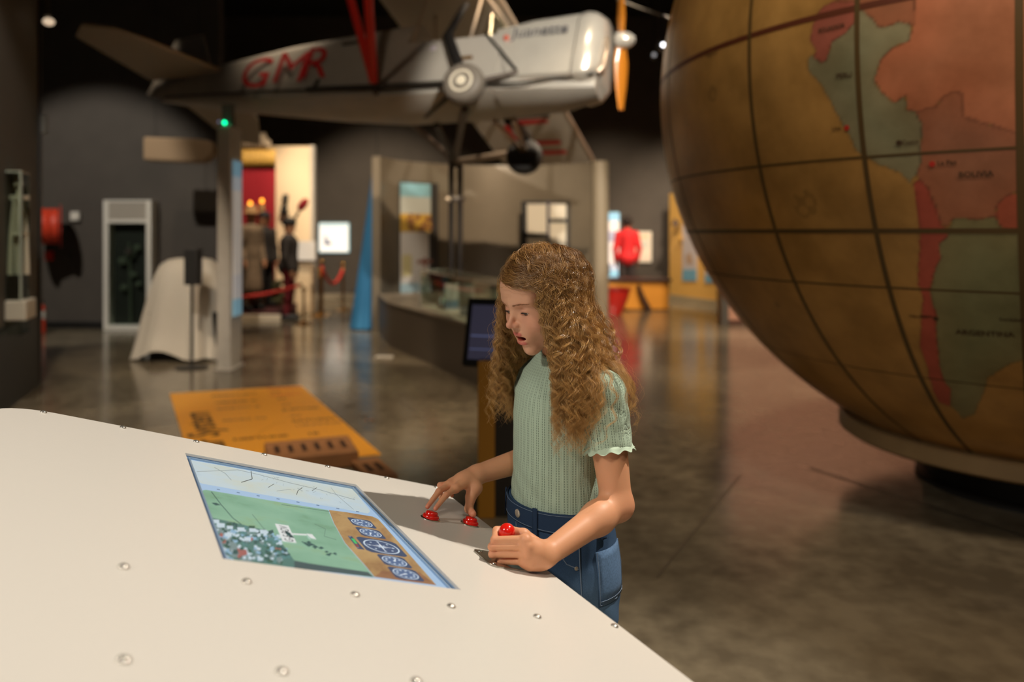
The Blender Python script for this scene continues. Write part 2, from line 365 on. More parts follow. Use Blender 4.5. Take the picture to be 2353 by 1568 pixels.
console = thing('interactive_console', C3(-0.45, 0, 0)*V3(1, 1, 0), 'large white sloping console with a recessed screen, red buttons and a red joystick', 'console')
W0, W1, U0, U1 = -0.955, 0.0, -0.74, 0.4375
def rrect(w0, w1, u0, u1, rs, n=8):
    """rs: radii for (w0,u0),(w1,u0),(w1,u1),(w0,u1)"""
    out = []
    for (cw_, cu_, a0), r in zip(((w0, u0, 180), (w1, u0, 270), (w1, u1, 0), (w0, u1, 90)), rs):
        x = cw_+(r if cw_ == w0 else -r); y = cu_+(r if cu_ == u0 else -r)
        for i in range(n+1):
            a = math.radians(a0+90*i/n); out.append((x+r*math.cos(a), y+r*math.sin(a)))
    return out
SW0, SW1, SU0, SU1 = -0.612, -0.2545, -0.2615, 0.3035
def panel_with_hole(outer, inner, h, th, m, name, parent):
    bm = bmesh.new()
    def ring(pts, hh):
        vs = [bm.verts.new(Vector(C3(x, y, hh))) for x, y in pts]
        return vs, [bm.edges.new((vs[i], vs[(i+1) % len(vs)])) for i in range(len(vs))]
    for hh in (h, h-th):
        _, e1 = ring(outer, hh); _, e2 = ring(inner, hh); bmesh.ops.triangle_fill(bm, use_beauty=True, edges=e1+e2)
    bm.verts.ensure_lookup_table(); no, ni = len(outer), len(inner); tot = no+ni
    for base, n in ((0, no), (no, ni)):
        for i in range(n):
            a, b = base+i, base+(i+1) % n
            bm.faces.new([bm.verts[a], bm.verts[b], bm.verts[b+tot], bm.verts[a+tot]])
    bmesh.ops.recalc_face_normals(bm, faces=bm.faces)
    me = bpy.data.meshes.new(name); bm.to_mesh(me); bm.free()
    o = link(name, me, m, parent); b = o.modifiers.new('bevel', 'BEVEL'); b.width = 0.0012; b.segments = 2; b.limit_method = 'ANGLE'; b.angle_limit = math.radians(50); return o
outer = rrect(W0, W1, U0, U1, (0.1, 0.012, 0.02, 0.105))
panel_with_hole(outer, [(SW0, SU0), (SW1, SU0), (SW1, SU1), (SW0, SU1)], 0, 0.005, M_PANEL, 'panel', console)
bx = rrect(W0+0.012, W1-0.03, U0+0.012, U1-0.012, (0.09, 0.01, 0.012, 0.095))
mb = MB(); n = len(bx); top = [C3(x, y, -0.0052) for x, y in bx]
# body stands straight down to the floor, with its screen well left open
inn = [(SW0-0.01, SU0-0.01), (SW1+0.01, SU0-0.01), (SW1+0.01, SU1+0.01), (SW0-0.01, SU1+0.01)]
mb.loft([[V3(p[0], p[1], 0.09) for p in top], top], caps=False)
mb.build('cabinet_body', mat('console_body_white', (205, 198, 186), 0.4), console)
kick = rrect(W0+0.05, W1-0.08, U0+0.05, U1-0.05, (0.06, 0.01, 0.01, 0.06)); kt = [C3(x, y) for x, y in kick]
MB().prism([V3(p[0], p[1], 0.0) for p in kt], (0, 0, 0.10)).build('plinth', M_BLACK, console)
# screen well: walls + frame
mb = MB(); H = -0.0085
def band(mb, o, i, h0, h1, mi=0):
    mb.add([C3(x, y, h0) for x, y in o]+[C3(x, y, h1) for x, y in i], [(k, (k+1) % 4, (k+1) % 4+4, k+4) for k in range(4)], mi)
q = lambda d: [(SW0+d, SU0+d), (SW1-d, SU0+d), (SW1-d, SU1-d), (SW0+d, SU1-d)]
band(mb, q(-0.0005), q(0.0), -0.0045, H); band(mb, q(0.0), q(0.007), H, H); band(mb, q(0.007), q(0.007), H, H+0.0035); band(mb, q(0.007), q(0.010), H+0.0035, H+0.0035)
band(mb, q(0.010), q(0.010), H+0.0035, H-0.001)
mb.build('screen_frame', mat('screen_frame_painted_reflection', (150, 178, 208), 0.3, 0.2), console)  # display's bluish reflection is put into the frame's base colour
# display
scr = MB(); EM = []
def em(name, rgb, s=0.86):
    m = mat('display_'+name, rgb, 0.4, emit=s, emit_rgb=rgb, spec=0.2)
    m.node_tree.nodes['Principled BSDF'].inputs['Base Color'].default_value = (0.02, 0.02, 0.02, 1)
    if m not in EM: EM.append(m)
    return EM.index(m)
def scp(cx_, cy_):                                     # coordinates read on an enlarged view of the screen
    return PL(400+cx_/3.565, 1020+cy_/3.565, H)
LAY = [0]
def em_noise(name, cols, scale, stretch=(1, 1, 1), s=.86):
    m = mat('display_'+name, cols[0], .4, spec=.2); nt = m.node_tree; b = nt.nodes['Principled BSDF']; b.inputs['Base Color'].default_value = (.02, .02, .02, 1); b.inputs['Emission Strength'].default_value = s
    tc = nt.nodes.new('ShaderNodeTexCoord'); mp = nt.nodes.new('ShaderNodeMapping'); mp.inputs['Rotation'].default_value = (0, 0, CA); mp.inputs['Scale'].default_value = stretch; n1 = nt.nodes.new('ShaderNodeTexNoise'); n1.inputs['Scale'].default_value = scale; n1.inputs['Detail'].default_value = 9; n1.inputs['Roughness'].default_value = .6
    nt.links.new(tc.outputs['Object'], mp.inputs[0]); nt.links.new(mp.outputs[0], n1.inputs['Vector']); r = nt.nodes.new('ShaderNodeValToRGB'); e = r.color_ramp.elements; e[0].position = .28; e[1].position = .72; e[0].color = (*lin(cols[0]), 1); e[1].color = (*lin(cols[-1]), 1)
    for i, c in enumerate(cols[1:-1]): q_ = e.new(.28+.44*(i+1)/(len(cols)-1)); q_.color = (*lin(c), 1)
    nt.links.new(n1.outputs['Fac'], r.inputs[0]); nt.links.new(r.outputs[0], b.inputs['Emission Color']); EM.append(m); return len(EM)-1
def spoly(pts, mi, raw=False, lift=None):
    LAY[0] += 1; h = H+0.0001+LAY[0]*0.000003
    P2 = pts if raw else [scp(*p) for p in pts]
    lo = SW0+0.008, SU0+0.008; hi = SW1-0.008, SU1-0.008
    scr.poly([C3(min(max(x, lo[0]), hi[0]), min(max(y, lo[1]), hi[1]), h) for x, y in P2], mi)
spoly([(SW0+0.005, SU0+0.005), (SW1-0.005, SU0+0.005), (SW1-0.005, SU1-0.005), (SW0+0.005, SU1-0.005)], em('blue', (172, 200, 228)), True)
# upper strip (pale map)
spoly([(135, 135), (1480, 365), (1600, 540), (1605, 560), (1585, 572), (230, 328), (200, 315), (192, 300)], em_noise('map', ((184, 204, 214), (200, 216, 222), (206, 214, 204), (212, 206, 178)), 7))
ink = em('ink', (84, 88, 84)); ink2 = em('faint_ink', (150, 160, 160))
def sline(pts, wd, mi):
    for a, b in zip(pts[:-1], pts[1:]):
        dx, dy = b[0]-a[0], b[1]-a[1]; L = math.hypot(dx, dy) or 1; nx, ny = -dy/L*wd, dx/L*wd
        spoly([(a[0]+nx, a[1]+ny), (b[0]+nx, b[1]+ny), (b[0]-nx, b[1]-ny), (a[0]-nx, a[1]-ny)], mi)
sline([(185, 230), (520, 215), (700, 255), (940, 320), (1180, 375), (1480, 460)], 2, ink2)
sline([(330, 195), (420, 245), (470, 300)], 2, ink2); sline([(630, 225), (640, 290), (550, 318)], 3, ink)
sline([(770, 360), (820, 330)], 2, ink); sline([(1050, 362), (1015, 385), (1003, 420)], 2.5, ink); sline([(1130, 388), (1170, 360)], 2, ink)
sline([(1285, 360), (1330, 420), (1470, 540)], 1.5, ink2); sline([(840, 388), (960, 375)], 1.5, ink2)
for k in range(26):
    x = random.uniform(700, 1500); y = 255+(x-700)*0.27+random.uniform(-25, 55); a = random.uniform(0, 3.1); l = random.uniform(8, 34)
    sline([(x, y), (x+l*math.cos(a), y+l*0.6*math.sin(a))], 1.2, ink2)
for k in range(8): sline([(350+k*163, 374+k*26), (375+k*163, 379+k*26)], 3.5, em('dot', (110, 132, 160)))
# green landscape
GREEN = [(240, 382), (262, 380), (1262, 546), (1310, 660), (1400, 820), (1560, 1000), (1640, 1098), (395, 946), (300, 640), (222, 400)]
spoly(GREEN, em_noise('green', ((112, 150, 112), (134, 178, 148), (146, 188, 158), (150, 176, 122)), 8))
spoly([(960, 955), (1120, 985), (1590, 1055), (1636, 1094), (985, 1022)], em('dark_field', (72, 92, 92)))
dk = em('dark_green', (58, 92, 88)); road = em('road', (92, 120, 108))
sline([(305, 395), (380, 495), (480, 610), (560, 670)], 3, dk); sline([(640, 580), (720, 680), (790, 750)], 2, road)
sline([(880, 500), (1290, 560)], 2, road); sline([(1150, 660), (1240, 700), (1230, 760), (1330, 790)], 1.6, road)
spoly([(305, 486), (345, 486), (385, 505), (340, 508)], dk)
# town
vc = [em('roof_white', (206, 222, 230)), em('roof_blue', (150, 186, 210)), dk, em('teal', (92, 138, 136)), em('tree', (60, 96, 76)), em('grey_road', (128, 148, 146)), em('roof_red', (170, 104, 96))]
spoly([(300, 606), (500, 650), (760, 715), (870, 800), (985, 960), (985, 1018), (396, 944), (310, 660)], em('town', (88, 128, 118)))
spoly([(345, 700), (430, 690), (560, 900), (640, 975), (560, 966), (440, 880)], vc[5])
for k in range(210):
    t, s_ = random.random(), random.random()
    x = 320+t*540+s_*110; y = 625+t*110+s_*(320-t*70)
    if x > 400 and y > 940+(x-390)*0.12: continue
    a = random.uniform(-.4, .6); wd = random.uniform(8, 27); hh = random.uniform(6, 17); ca, sa = math.cos(a), math.sin(a)
    c = random.choices(range(7), (5, 3, 5, 3, 4, 2, 0.35))[0]
    spoly([(x+ca*i*wd-sa*j*hh, y+sa*i*wd+ca*j*hh) for i, j in ((-1, -1), (1, -.8), (.8, 1), (-1, 1))], vc[c])
spoly([(520, 880), (590, 872), (600, 915), (540, 930)], vc[6])
for x, y, r in ((340, 640, 28), (380, 672, 34), (455, 690, 26), (545, 705, 30), (640, 712, 28), (440, 750, 30), (600, 785, 28), (730, 725, 30)): spoly([(x-r, y-r*.5), (x+r, y-r*.4), (x+r, y+r*.6), (x-r*.8, y+r*.6)], vc[0])
for k in range(18):
    x = random.uniform(1040, 1330); y = 800+(x-1040)*0.42+random.uniform(-20, 26); r = random.uniform(8, 26)
    spoly([(x-r, y), (x, y-r*.45), (x+r, y+r*.1), (x, y+r*.5)], dk)
# plane seen from above with lettered wing
wht = em('white', (232, 234, 230)); blk = em('black', (30, 36, 44))
spoly([(825, 660), (935, 676), (1002, 820), (888, 806)], wht); spoly([(905, 712), (955, 742), (985, 780), (950, 775), (915, 745)], dk)
sline([(955, 745), (1085, 752)], 6, wht); spoly([(1080, 742), (1130, 748), (1165, 790), (1120, 780)], wht); spoly([(1080, 742), (1110, 770), (1120, 795), (1095, 780)], em('pale_green', (176, 206, 190)))
spoly([(1060, 820), (1120, 820), (1160, 838), (1090, 845)], dk)
# instrument board in wood
WOOD = [(1266, 548), (1400, 565), (1625, 602), (1668, 622), (1700, 655), (2148, 1166), (1640, 1098), (1560, 1000), (1400, 820), (1310, 660)]
spoly(WOOD, em_noise('wood', ((146, 104, 66), (182, 144, 94), (200, 164, 110)), 26, (1, .35, 1))); wd1 = em('wood_light', (196, 160, 108)); wd2 = em('wood_dark', (162, 120, 74))
spoly([(1640, 1098), (1700, 1050), (2010, 1060), (2148, 1166)], em_noise('wood_base', ((140, 96, 66), (172, 124, 84)), 26))
for k in range(46):
    t = random.random(); s_ = random.random(); x = 1330+t*620+s_*120-60*t; y = 570+t*500+s_*30
    if x < 1300+t*330+30: continue
    l = random.uniform(20, 60); sline([(x, y), (x+l*.9, y+l*random.uniform(.05, .35))], 2.0, random.choice((wd1, wd2)))
gf = em('gauge_case', (62, 78, 108)); gd = em('gauge_dial', (88, 112, 150)); gl = em('gauge_ring', (214, 228, 240)); nd = em('needle', (236, 240, 246))
def wring(c, r1, r0, mi, n=40):
    cw_, cu_ = c
    for k in range(n):
        a, b = 2*math.pi*k/n, 2*math.pi*(k+1)/n
        LAY[0] += 0 if k else 1
        spoly([(cw_+r1*math.cos(a), cu_+r1*math.sin(a)), (cw_+r1*math.cos(b), cu_+r1*math.sin(b)), (cw_+r0*math.cos(b), cu_+r0*math.sin(b)), (cw_+r0*math.cos(a), cu_+r0*math.sin(a))], mi, True)
def wdisc(c, r, mi, n=32): spoly([(c[0]+r*math.cos(2*math.pi*k/n), c[1]+r*math.sin(2*math.pi*k/n)) for k in range(n)], mi, True)
def gauge(px, py, r, big=False):
    c = scp(px, py); e = r*1.08
    spoly([(c[0]+x*e, c[1]+y*e) for x, y in ((-1, -.8), (-.8, -1), (.8, -1), (1, -.8), (1, .8), (.8, 1), (-.8, 1), (-1, .8))], gf, True)
    wdisc(c, r*.93, em('gauge_dark', (70, 88, 122)) if big else gd); wring(c, r*.93, r*.85, gl)
    n = 8 if big else 10
    for k in range(n):
        a = 2*math.pi*k/n; d = (c[0]+r*.62*math.cos(a), c[1]+r*.62*math.sin(a)); wdisc(d, r*(.06 if big else .1), gl, 8)
    if big:
        for k in range(8):
            a = math.pi*k/4; l = r*(.62 if k % 2 == 0 else .38); b = .11*r
            spoly([(c[0]+l*math.cos(a), c[1]+l*math.sin(a)), (c[0]+b*math.cos(a+.6), c[1]+b*math.sin(a+.6)), c, (c[0]+b*math.cos(a-.6), c[1]+b*math.sin(a-.6))], em('star', (176, 196, 216)) if k % 2 else nd, True)
        for l, t in (('N', 0), ('E', 1), ('S', 2), ('W', 3)):
            pass
    else:
        a = px*0.37; spoly([(c[0]+r*.7*math.cos(a), c[1]+r*.7*math.sin(a)), (c[0]+r*.09*math.cos(a+1.6), c[1]+r*.09*math.sin(a+1.6)), (c[0]+r*.09*math.cos(a-1.6), c[1]+r*.09*math.sin(a-1.6))], nd, True)
        wdisc(c, r*.12, gl, 10)
gauge(1537, 655, .0215); gauge(1608, 738, .0215); gauge(1697, 852, .034, True); gauge(1803, 972, .0225); gauge(1895, 1078, .0225)
spoly([(1418, 764), (1452, 768), (1560, 880), (1500, 872)], gf); spoly([(1446, 786), (1472, 790), (1500, 832), (1478, 828)], em('fuel_green', (70, 200, 110))); spoly([(1478, 828), (1500, 832), (1516, 860), (1494, 856)], em('fuel_red', (150, 70, 70)))
LAY[0] += 2
a_ = np.array(C3(*scp(893, 806), H)); b_ = np.array(C3(*scp(836, 664), H)); ex = b_-a_; hgt = H+0.0001+LAY[0]*0.000003
ey = np.cross(cn, ex)
scr.text('G-E BOV', a_-E0+E0+cn*(hgt-H)-ey/np.linalg.norm(ey)*0.0165, ex, ey, np.linalg.norm(ex)/4.25*1.02, blk)
for t_, px, py in (('F', 1446, 772), ('E', 1508, 862)): scr.text(t_, np.array(C3(*scp(px, py), hgt)), cu*-1, cw*-1, 0.006, gl)
cN = scp(1697, 852)
for t_, dw, du in (('N', -.0245, 0), ('S', .0215, 0), ('E', 0, -.023), ('W', 0, .0225)):
    scr.text(t_, np.array(C3(cN[0]+dw+.0022, cN[1]+du, hgt+0.00002)), cu*-1, cw*-1, 0.007, gl, 'CENTER')
scr.build('screen_display', EM, console, normals=False)
# screws
for row in ([(-0.87+0.1455*k, 0.4225) for k in range(7)], [(-0.737+0.1445*k, -0.335) for k in range(6)], [(-0.741+0.1475*k, -0.563) for k in range(6)]):
    for x, y in row:
        if x > -0.002: x = -0.012
        MB().lathe([(0.0064, 0), (0.0064, 0.0008), (0.0054, 0.0024), (0.0032, 0.0036), (0.001, 0.004)], C3(x, y, 0), cn, 16).build('screw', M_SCREW, console, smooth=40)
# push buttons (rim > cap)
def push_button(px, py):
    x, y = PL(px, py, 0.004); o = C3(x, y, 0)
    rim = MB().lathe([(0.0205, 0), (0.0205, 0.0012), (0.0190, 0.0024), (0.0170, 0.0024)], o, cn, 32).build('button_rim', M_CHROME, console, smooth=40)
    MB().lathe([(0.0168, 0.002), (0.0168, 0.0062), (0.0155, 0.0078), (0.0128, 0.0082), (0.0122, 0.0128), (0.0108, 0.0142), (0.004, 0.0150), (0.0005, 0.0151)], o, cn, 32).build('button_cap', M_RED, rim, smooth=50); return o
B1 = push_button(990, 1188); B2 = push_button(1081, 1201)
# joystick
pw0, pw1, pu0, pu1 = -0.134, -0.050, -0.1285, -0.046
plate = MB().prism([C3(x, y, 0.0002) for x, y in rrect(pw0, pw1, pu0, pu1, (0.014, 0.006, 0.006, 0.010))], cn*0.003).build('joystick_plate', M_STEEL, console, bevel=0.0008)
for x, y in ((pw0+.011, pu1-.011), (pw0+.012, pu0+.013), (pw1-.011, pu0+.011), (pw1-.011, pu1-.011)):
    MB().lathe([(0.0048, 0), (0.0044, 0.0012), (0.0024, 0.0022), (0.0006, 0.0025)], C3(x, y, 0.003), cn, 14).build('plate_screw', M_CHROME, plate, smooth=40)
JB = C3(-0.092, -0.087, 0.003); JT = P(1165, 1222, JB[1]-0.002)
jd = (JT-JB)/np.linalg.norm(JT-JB)
MB().lathe([(0.016, 0), (0.014, 0.005), (0.007, 0.008), (0.0045, 0.010), (0.0045, np.linalg.norm(JT-JB)-0.03)], JB, jd, 20).build('joystick_shaft', M_BLACK, console, smooth=40)
hl = [(0.0055, -0.034), (0.0095, -0.028), (0.0125, -0.016), (0.0143, -0.005), (0.0146, 0.001)]+[(0.0146*math.cos(a), 0.0146*math.sin(a)) for a in np.linspace(0.15, 1.55, 10)]
MB().lathe(hl, JT, jd, 32).build('joystick_knob', M_RED, console, smooth=60)
# ------------------------------------------------------------------ background things
def root(name, loc, label, cat, group=None): return thing(name, loc, label, cat, group)
M_GLASS = glass()
M_WHITE = mat('white_enamel', (226, 222, 212), 0.45)
M_ALU = mat('satin_aluminium', (206, 200, 190), 0.34, 0.25, noise=0.06, nscale=8)
M_BRASS = mat('brass', (196, 150, 74), 0.22, 1.0)
M_ROPE = mat('red_velvet', (196, 46, 34), 0.75)
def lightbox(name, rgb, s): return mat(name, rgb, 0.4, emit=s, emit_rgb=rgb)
# --- metal pylon with a lamp on top
r = root('display_pylon', (-3.0, 8.5, 0), 'tall square aluminium pylon with a blue and white banner and a green lamp', 'pylon')
a = PF(499, 851); b_ = PF(529, 853); zt = 2.58
e = (b_-a); e2 = V3(-0.015, 0.40, 0)
MB().prism([a, b_, b_+e2, a+e2], (0, 0, zt)).build('post', M_ALU, r, bevel=0.006)
MB().prism([a+V3(-.02, -.02, 0), b_+V3(.02, -.02, 0), b_+e2+V3(.02, .02, 0), a+e2+V3(-.02, .02, 0)], (0, 0, 0.02)).build('base_plate', M_ALU, r, bevel=0.004)
c0 = b_+e2*0.22; c1 = b_+e2*0.92; ofs = V3(e2[1], -e2[0], 0)/np.linalg.norm(e2)*0.012
mb = MB()
zz = [0.56, 0.74, 1.0, 1.9, 2.05, 2.22]
for i, mi in enumerate((0, 1, 2, 3, 0)):
    z0, z1 = zz[i], zz[i+1]; mb.prism([c0+V3(0,0,z0), c1+V3(0,0,z0), c1+ofs+V3(0,0,z0), c0+ofs+V3(0,0,z0)], (0, 0, z1-z0), mi)
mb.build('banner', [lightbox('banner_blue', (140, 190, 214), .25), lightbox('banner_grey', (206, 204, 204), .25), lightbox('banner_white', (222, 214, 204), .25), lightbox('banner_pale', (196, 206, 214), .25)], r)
cc = a*0.45+b_*0.55+e2*0.35
MB().box(cc+V3(0, 0, zt+.12), (0.10, 0.12, 0.24)).build('top_cap', mat('clear_grey_acrylic', (112, 108, 104), 0.2, 0.3), r, bevel=0.008)
MB().sphere(P(516, 282, 8.36), 0.019, 12).build('green_lamp', lightbox('green_led', (0, 235, 150), 5), r, smooth=60)
MB().sphere(P(503, 280, 8.36), 0.013, 12).build('pale_lamp', lightbox('blue_led', (150, 150, 190), .5), r, smooth=60)
# --- cloth-draped object, left
r = root('draped_exhibit', PF(395, 838), 'museum exhibit hidden under a rounded white dust sheet', 'covered exhibit')
Yc = 8.95
sil = [(1.155, 384, 452), (1.14, 368, 466), (1.08, 350, 480), (0.95, 338, 490), (0.8, 328, 496), (0.6, 318, 499), (0.4, 308, 501), (0.22, 300, 503), (0.08, 293, 505), (0.0, 288, 506)]
rings = []; N = 72
for i, (z, x0, x1) in enumerate(sil):
    X0, X1 = (x0-CX)/FPX*Yc, (x1-CX)/FPX*Yc; cx_, rx = (X0+X1)/2, (X1-X0)/2; ry = max(0.05, rx*0.62); t = min(1, i/7)
    ring = []
    for k in range(N):
        an = 2*math.pi*k/N; f = 1+t*0.055*math.sin(an*9+0.7*math.sin(an*2))+t*0.035*math.sin(an*17+1)
        s_ = abs(math.sin(an))**0.75*math.copysign(1, math.sin(an)); c_ = abs(math.cos(an))**0.75*math.copysign(1, math.cos(an))
        zz_ = z
        if i >= 8: zz_ = z+0.12*max(0, math.cos((an-4.55)*2.6))**3*(1 if 3.8 < an < 5.3 else 0) + 0.02*math.sin(an*5)+0.02
        ring.append(V3(cx_+rx*f*c_, Yc+0.25+ry*f*s_, max(0.004, zz_)))
    rings.append(ring)
mb = MB().loft(rings, caps=False); mb.f.append(tuple(range(N))[::-1]); mb.m.append(0)
mb.build('dust_sheet', mat('white_dust_sheet', (214, 206, 192), 0.85, bump=0.25, nscale=14), r, smooth=70)
MB().box2((PF(318, 838)[0], 9.0, 0.0), (PF(478, 838)[0], 9.35, 0.55)).build('covered_plinth', M_BLACK, r, bevel=0.01)
# --- loudspeaker stand
o = PF(441, 846); r = root('speaker_stand', o, 'slim black loudspeaker on a thin pole in front of the white dust sheet', 'loudspeaker')
Ys = o[1]; MB().box2(P(427, 655, Ys)+V3(0, -.06, 0), P(459, 572, Ys)+V3(0, .08, 0)).build('speaker_box', mat('speaker_black', (42, 40, 38), 0.55), r, bevel=0.012)
MB().box2(P(430, 652, Ys)+V3(0, -.068, 0), P(456, 575, Ys)+V3(0, -.06, 0)).build('speaker_grille', mat('grille_black', (30, 29, 28), 0.8), r, bevel=0.004)
MB().tube([o+V3(0,0,0.01), P(441, 640, Ys)], 0.016, 12).build('pole', M_BLACK, r, smooth=40)
MB().lathe([(0.17, 0), (0.17, 0.012), (0.03, 0.02), (0.02, 0.04)], o, n=28).build('foot', M_BLACK, r, smooth=40)
# --- tall glazed cabinet
Yk = 11.85; x0, x1 = P(237, 0, Yk)[0], P(347, 0, Yk)[0]; zt = P(0, 460, Yk)[2]; zl = P(0, 505, Yk)[2]; t = 0.075
r = root('tall_display_cabinet', ((x0+x1)/2, Yk+.2, 0), 'tall white framed glass cabinet with a lit header against the dark wall', 'display cabinet')
mb = MB().box2((x0, Yk, 0.0), (x0+t, Yk+.22, zt)).box2((x1-t, Yk, 0.0), (x1, Yk+.22, zt)).box2((x0+t, Yk, 0.0), (x1-t, Yk+.22, 0.07)).box2((x0+t, Yk, zt-.03), (x1-t, Yk+.22, zt)).box2((x0+t, Yk, zl-.05), (x1-t, Yk+.22, zl))
mb.build('cabinet_frame', M_WHITE, r, bevel=0.006)
MB().box2((x0+t, Yk+.01, zl), (x1-t, Yk+.05, zt-.03)).build('header_panel', mat('header_grey', (168, 160, 148), 0.5), r)
MB().box2((x0+t, Yk+.17, .07), (x1-t, Yk+.21, zl-.05)).build('back_panel', mat('cabinet_dark', (36, 36, 32), 0.6), r)
MB().box2((x0+t, Yk+.02, .07), (x1-t, Yk+.026, zl-.05)).build('glass_door', M_GLASS, r)
def blob_cluster(mb, c, spread, n, r0, r1, seed, flat=1):
    g = random.Random(seed)
    for k in range(n):
        mb.sphere(V3(*c)+V3(g.gauss(0, spread[0]), g.gauss(0, spread[1]), g.gauss(0, spread[2])), g.uniform(r0, r1), 8, sc=(1, flat, g.uniform(.6, 1.2)))
    return mb
mb = MB(); cx_ = (x0+x1)/2
for k, (dx, dz, s_) in enumerate(((0, 1.12, .085), (.10, 1.22, .06), (-.12, 1.02, .07), (.05, .82, .055), (-.1, .62, .06), (.12, .68, .05))): mb.sphere((cx_+dx, Yk+.1, dz), s_, 12, sc=(1, .5, .9))
mb.tube([(cx_, Yk+.12, .07), (cx_-.02, Yk+.12, 1.3)], 0.02, 8)
e_ = mb.build('hanging_uniform', mat('muted_green_exhibit', (86, 92, 78), 0.8), loc=(cx_, Yk+.1, .07), smooth=60); tag(e_, 'grey green lumpy exhibit inside the tall white framed cabinet', 'exhibit')
e_.name = 'cabinet_exhibit'
m_ = MB().lathe([(0.05, 0), (0.05, .012), (.035, .014), (.001, .014)], (cx_+.01, Yk+.03, P(0, 578, Yk)[2]), (0, -1, 0), 20).build('medal', M_CHROME, loc=(cx_+.01, Yk+.03, P(0, 578, Yk)[2]), smooth=40); tag(m_, 'bright round medal showing behind the cabinet glass', 'medal')
# --- fire hose reel, call point, extinguisher, switch
Yh = 11.6; c = P(112, 520, Yh); r = root('fire_hose_reel', c, 'orange red fire hose reel on the dark wall at the left', 'hose reel')
M_HOSE = mat('hose_red', (214, 66, 38), 0.5); M_REELD = mat('reel_red_dark', (196, 60, 46), 0.45)
MB().lathe([(0.04, -.12), (0.25, -.12), (.265, -.07), (.25, -.03), (.268, .0), (.25, .03), (.265, .07), (.25, .12), (.04, .12)], c, (.866, .5, 0), 32).build('coiled_hose', M_HOSE, r, smooth=50)
for s_, nm in ((.15, 'reel_disc'), (-.15, 'reel_disc')):
    MB().lathe([(0.02, -.008), (.31, -.008), (.315, 0), (.31, .008), (.02, .008)], c+V3(.866, .5, 0)*s_, (.866, .5, 0), 32).build(nm, M_REELD, r, smooth=40)
MB().box(c+V3(0, .31, 0), (.08, .36, .08)).build('wall_bracket', M_BLACK, r, bevel=.005)
c = P(113, 588, 12.055); tag(MB().box(c, (.1, .08, .14)).build('fire_call_point', mat('alarm_red', (230, 50, 30), .4), loc=c, bevel=.008), 'small red fire call point below the hose reel', 'call point')
c = P(173, 497, 12.05); tag(MB().box(c, (.13, .05, .13)).build('wall_switch', M_WHITE, loc=c, bevel=.01), 'white square switch plate on the dark wall beside the hose reel', 'switch')
c = P(155, 590, 12.1); tag(MB().lathe([(.03, 0), (.03, .03), (.001, .03)], c, (0, -1, 0), 16).build('wall_detector', mat('grey_knob', (80, 76, 72), .4), loc=c, smooth=40), 'small grey round detector on the dark wall under the white switch', 'detector')
c = PF(92, 768); r = root('fire_extinguisher', c, 'red and white fire extinguisher standing half hidden behind the black cabinet edge', 'fire extinguisher')
MB().lathe([(.05, 0), (.07, .01), (.07, .36), (.05, .41), (.02, .43), (.02, .45)], c, n=20).build('cylinder', M_HOSE, r, smooth=40); MB().lathe([(.0715, .22), (.0715, .34)], c, n=20, cap=False).build('paper_band', M_WHITE, r, smooth=40)
MB().box(c+V3(0, 0, .47), (.1, .03, .04)).build('valve_handle', M_BLACK, r, bevel=.004)
# --- beige suspended panel
Yb = 10.9; a = P(328, 316, Yb); b_ = P(470, 320, Yb); r = root('suspended_beam', (a+b_)/2, 'beige padded beam with a rounded end hanging in the dark left of the pylon', 'suspended beam')
pts = [P(328, 314, Yb), P(440, 318, Yb), P(478, 322, Yb), P(490, 335, Yb), P(489, 352, Yb), P(470, 372, Yb), P(440, 374, Yb), P(328, 368, Yb)]
MB().prism(pts, (0, .22, 0)).build('beam_body', mat('beige_canvas', (150, 126, 98), .8), r, bevel=.03)
for x in (350, 450): MB().tube([P(x, 318, Yb)+V3(0, .1, 0), V3(P(x, 318, Yb)[0], Yb+.1, 6.2)], .004, 6).build('hanging_wire', M_BLACK, r)
# --- small ceiling fittings
c = P(112, 50, 7.3); r = root('spot_lamp', V3(c[0], c[1], 6.2), 'small lit spot lamp hanging beside the black post at upper left', 'lamp')
MB().tube([V3(c[0]-.1, c[1]+.1, 6.2), c+V3(-.06, .06, .2), c+V3(-.02, .02, .05)], .03, 10).build('lamp_arm', mat('lamp_grey', (80, 76, 70), .5), r, smooth=40)
MB().sphere(c, .05, 14, sc=(1, 1, .7)).build('bulb', lightbox('bulb', (226, 200, 170), .9), r, smooth=60)
c = P(101, 286, 7.62); tag(MB().box(c, (.05, .06, .18)).build('wall_sensor', mat('sensor_grey', (120, 118, 112), .4), loc=c, bevel=.015), 'small grey sensor on the black post above the hose reel', 'sensor')
for px, py, s_ in ((1524, 103, 5.0), (1503, 126, .35)):
    c = P(px, py, 8.2 if s_ > 1 else 12); rr_ = .022 if s_ > 1 else .03; r = root('track_light', V3(c[0], c[1], 6.2), 'bright white track light beside the top of the globe' if s_ > 1 else 'faint far track light left of the globe', 'lamp')
    MB().tube([V3(c[0], c[1]+.05, 6.2), c+V3(0, .05, .02)], .01, 8).build('stem', M_BLACK, r); MB().lathe([(.05, 0), (.06, .12), (.02, .16)], c+V3(0, .0, 0), (0, 1, .1), 16).build('lamp_head', M_BLACK, r, smooth=40)
    MB().sphere(c, rr_, 12, sc=(1, .5, 1)).build('bulb', lightbox('led_white%d' % (s_ > 1), (250, 250, 255), s_), r, smooth=60)
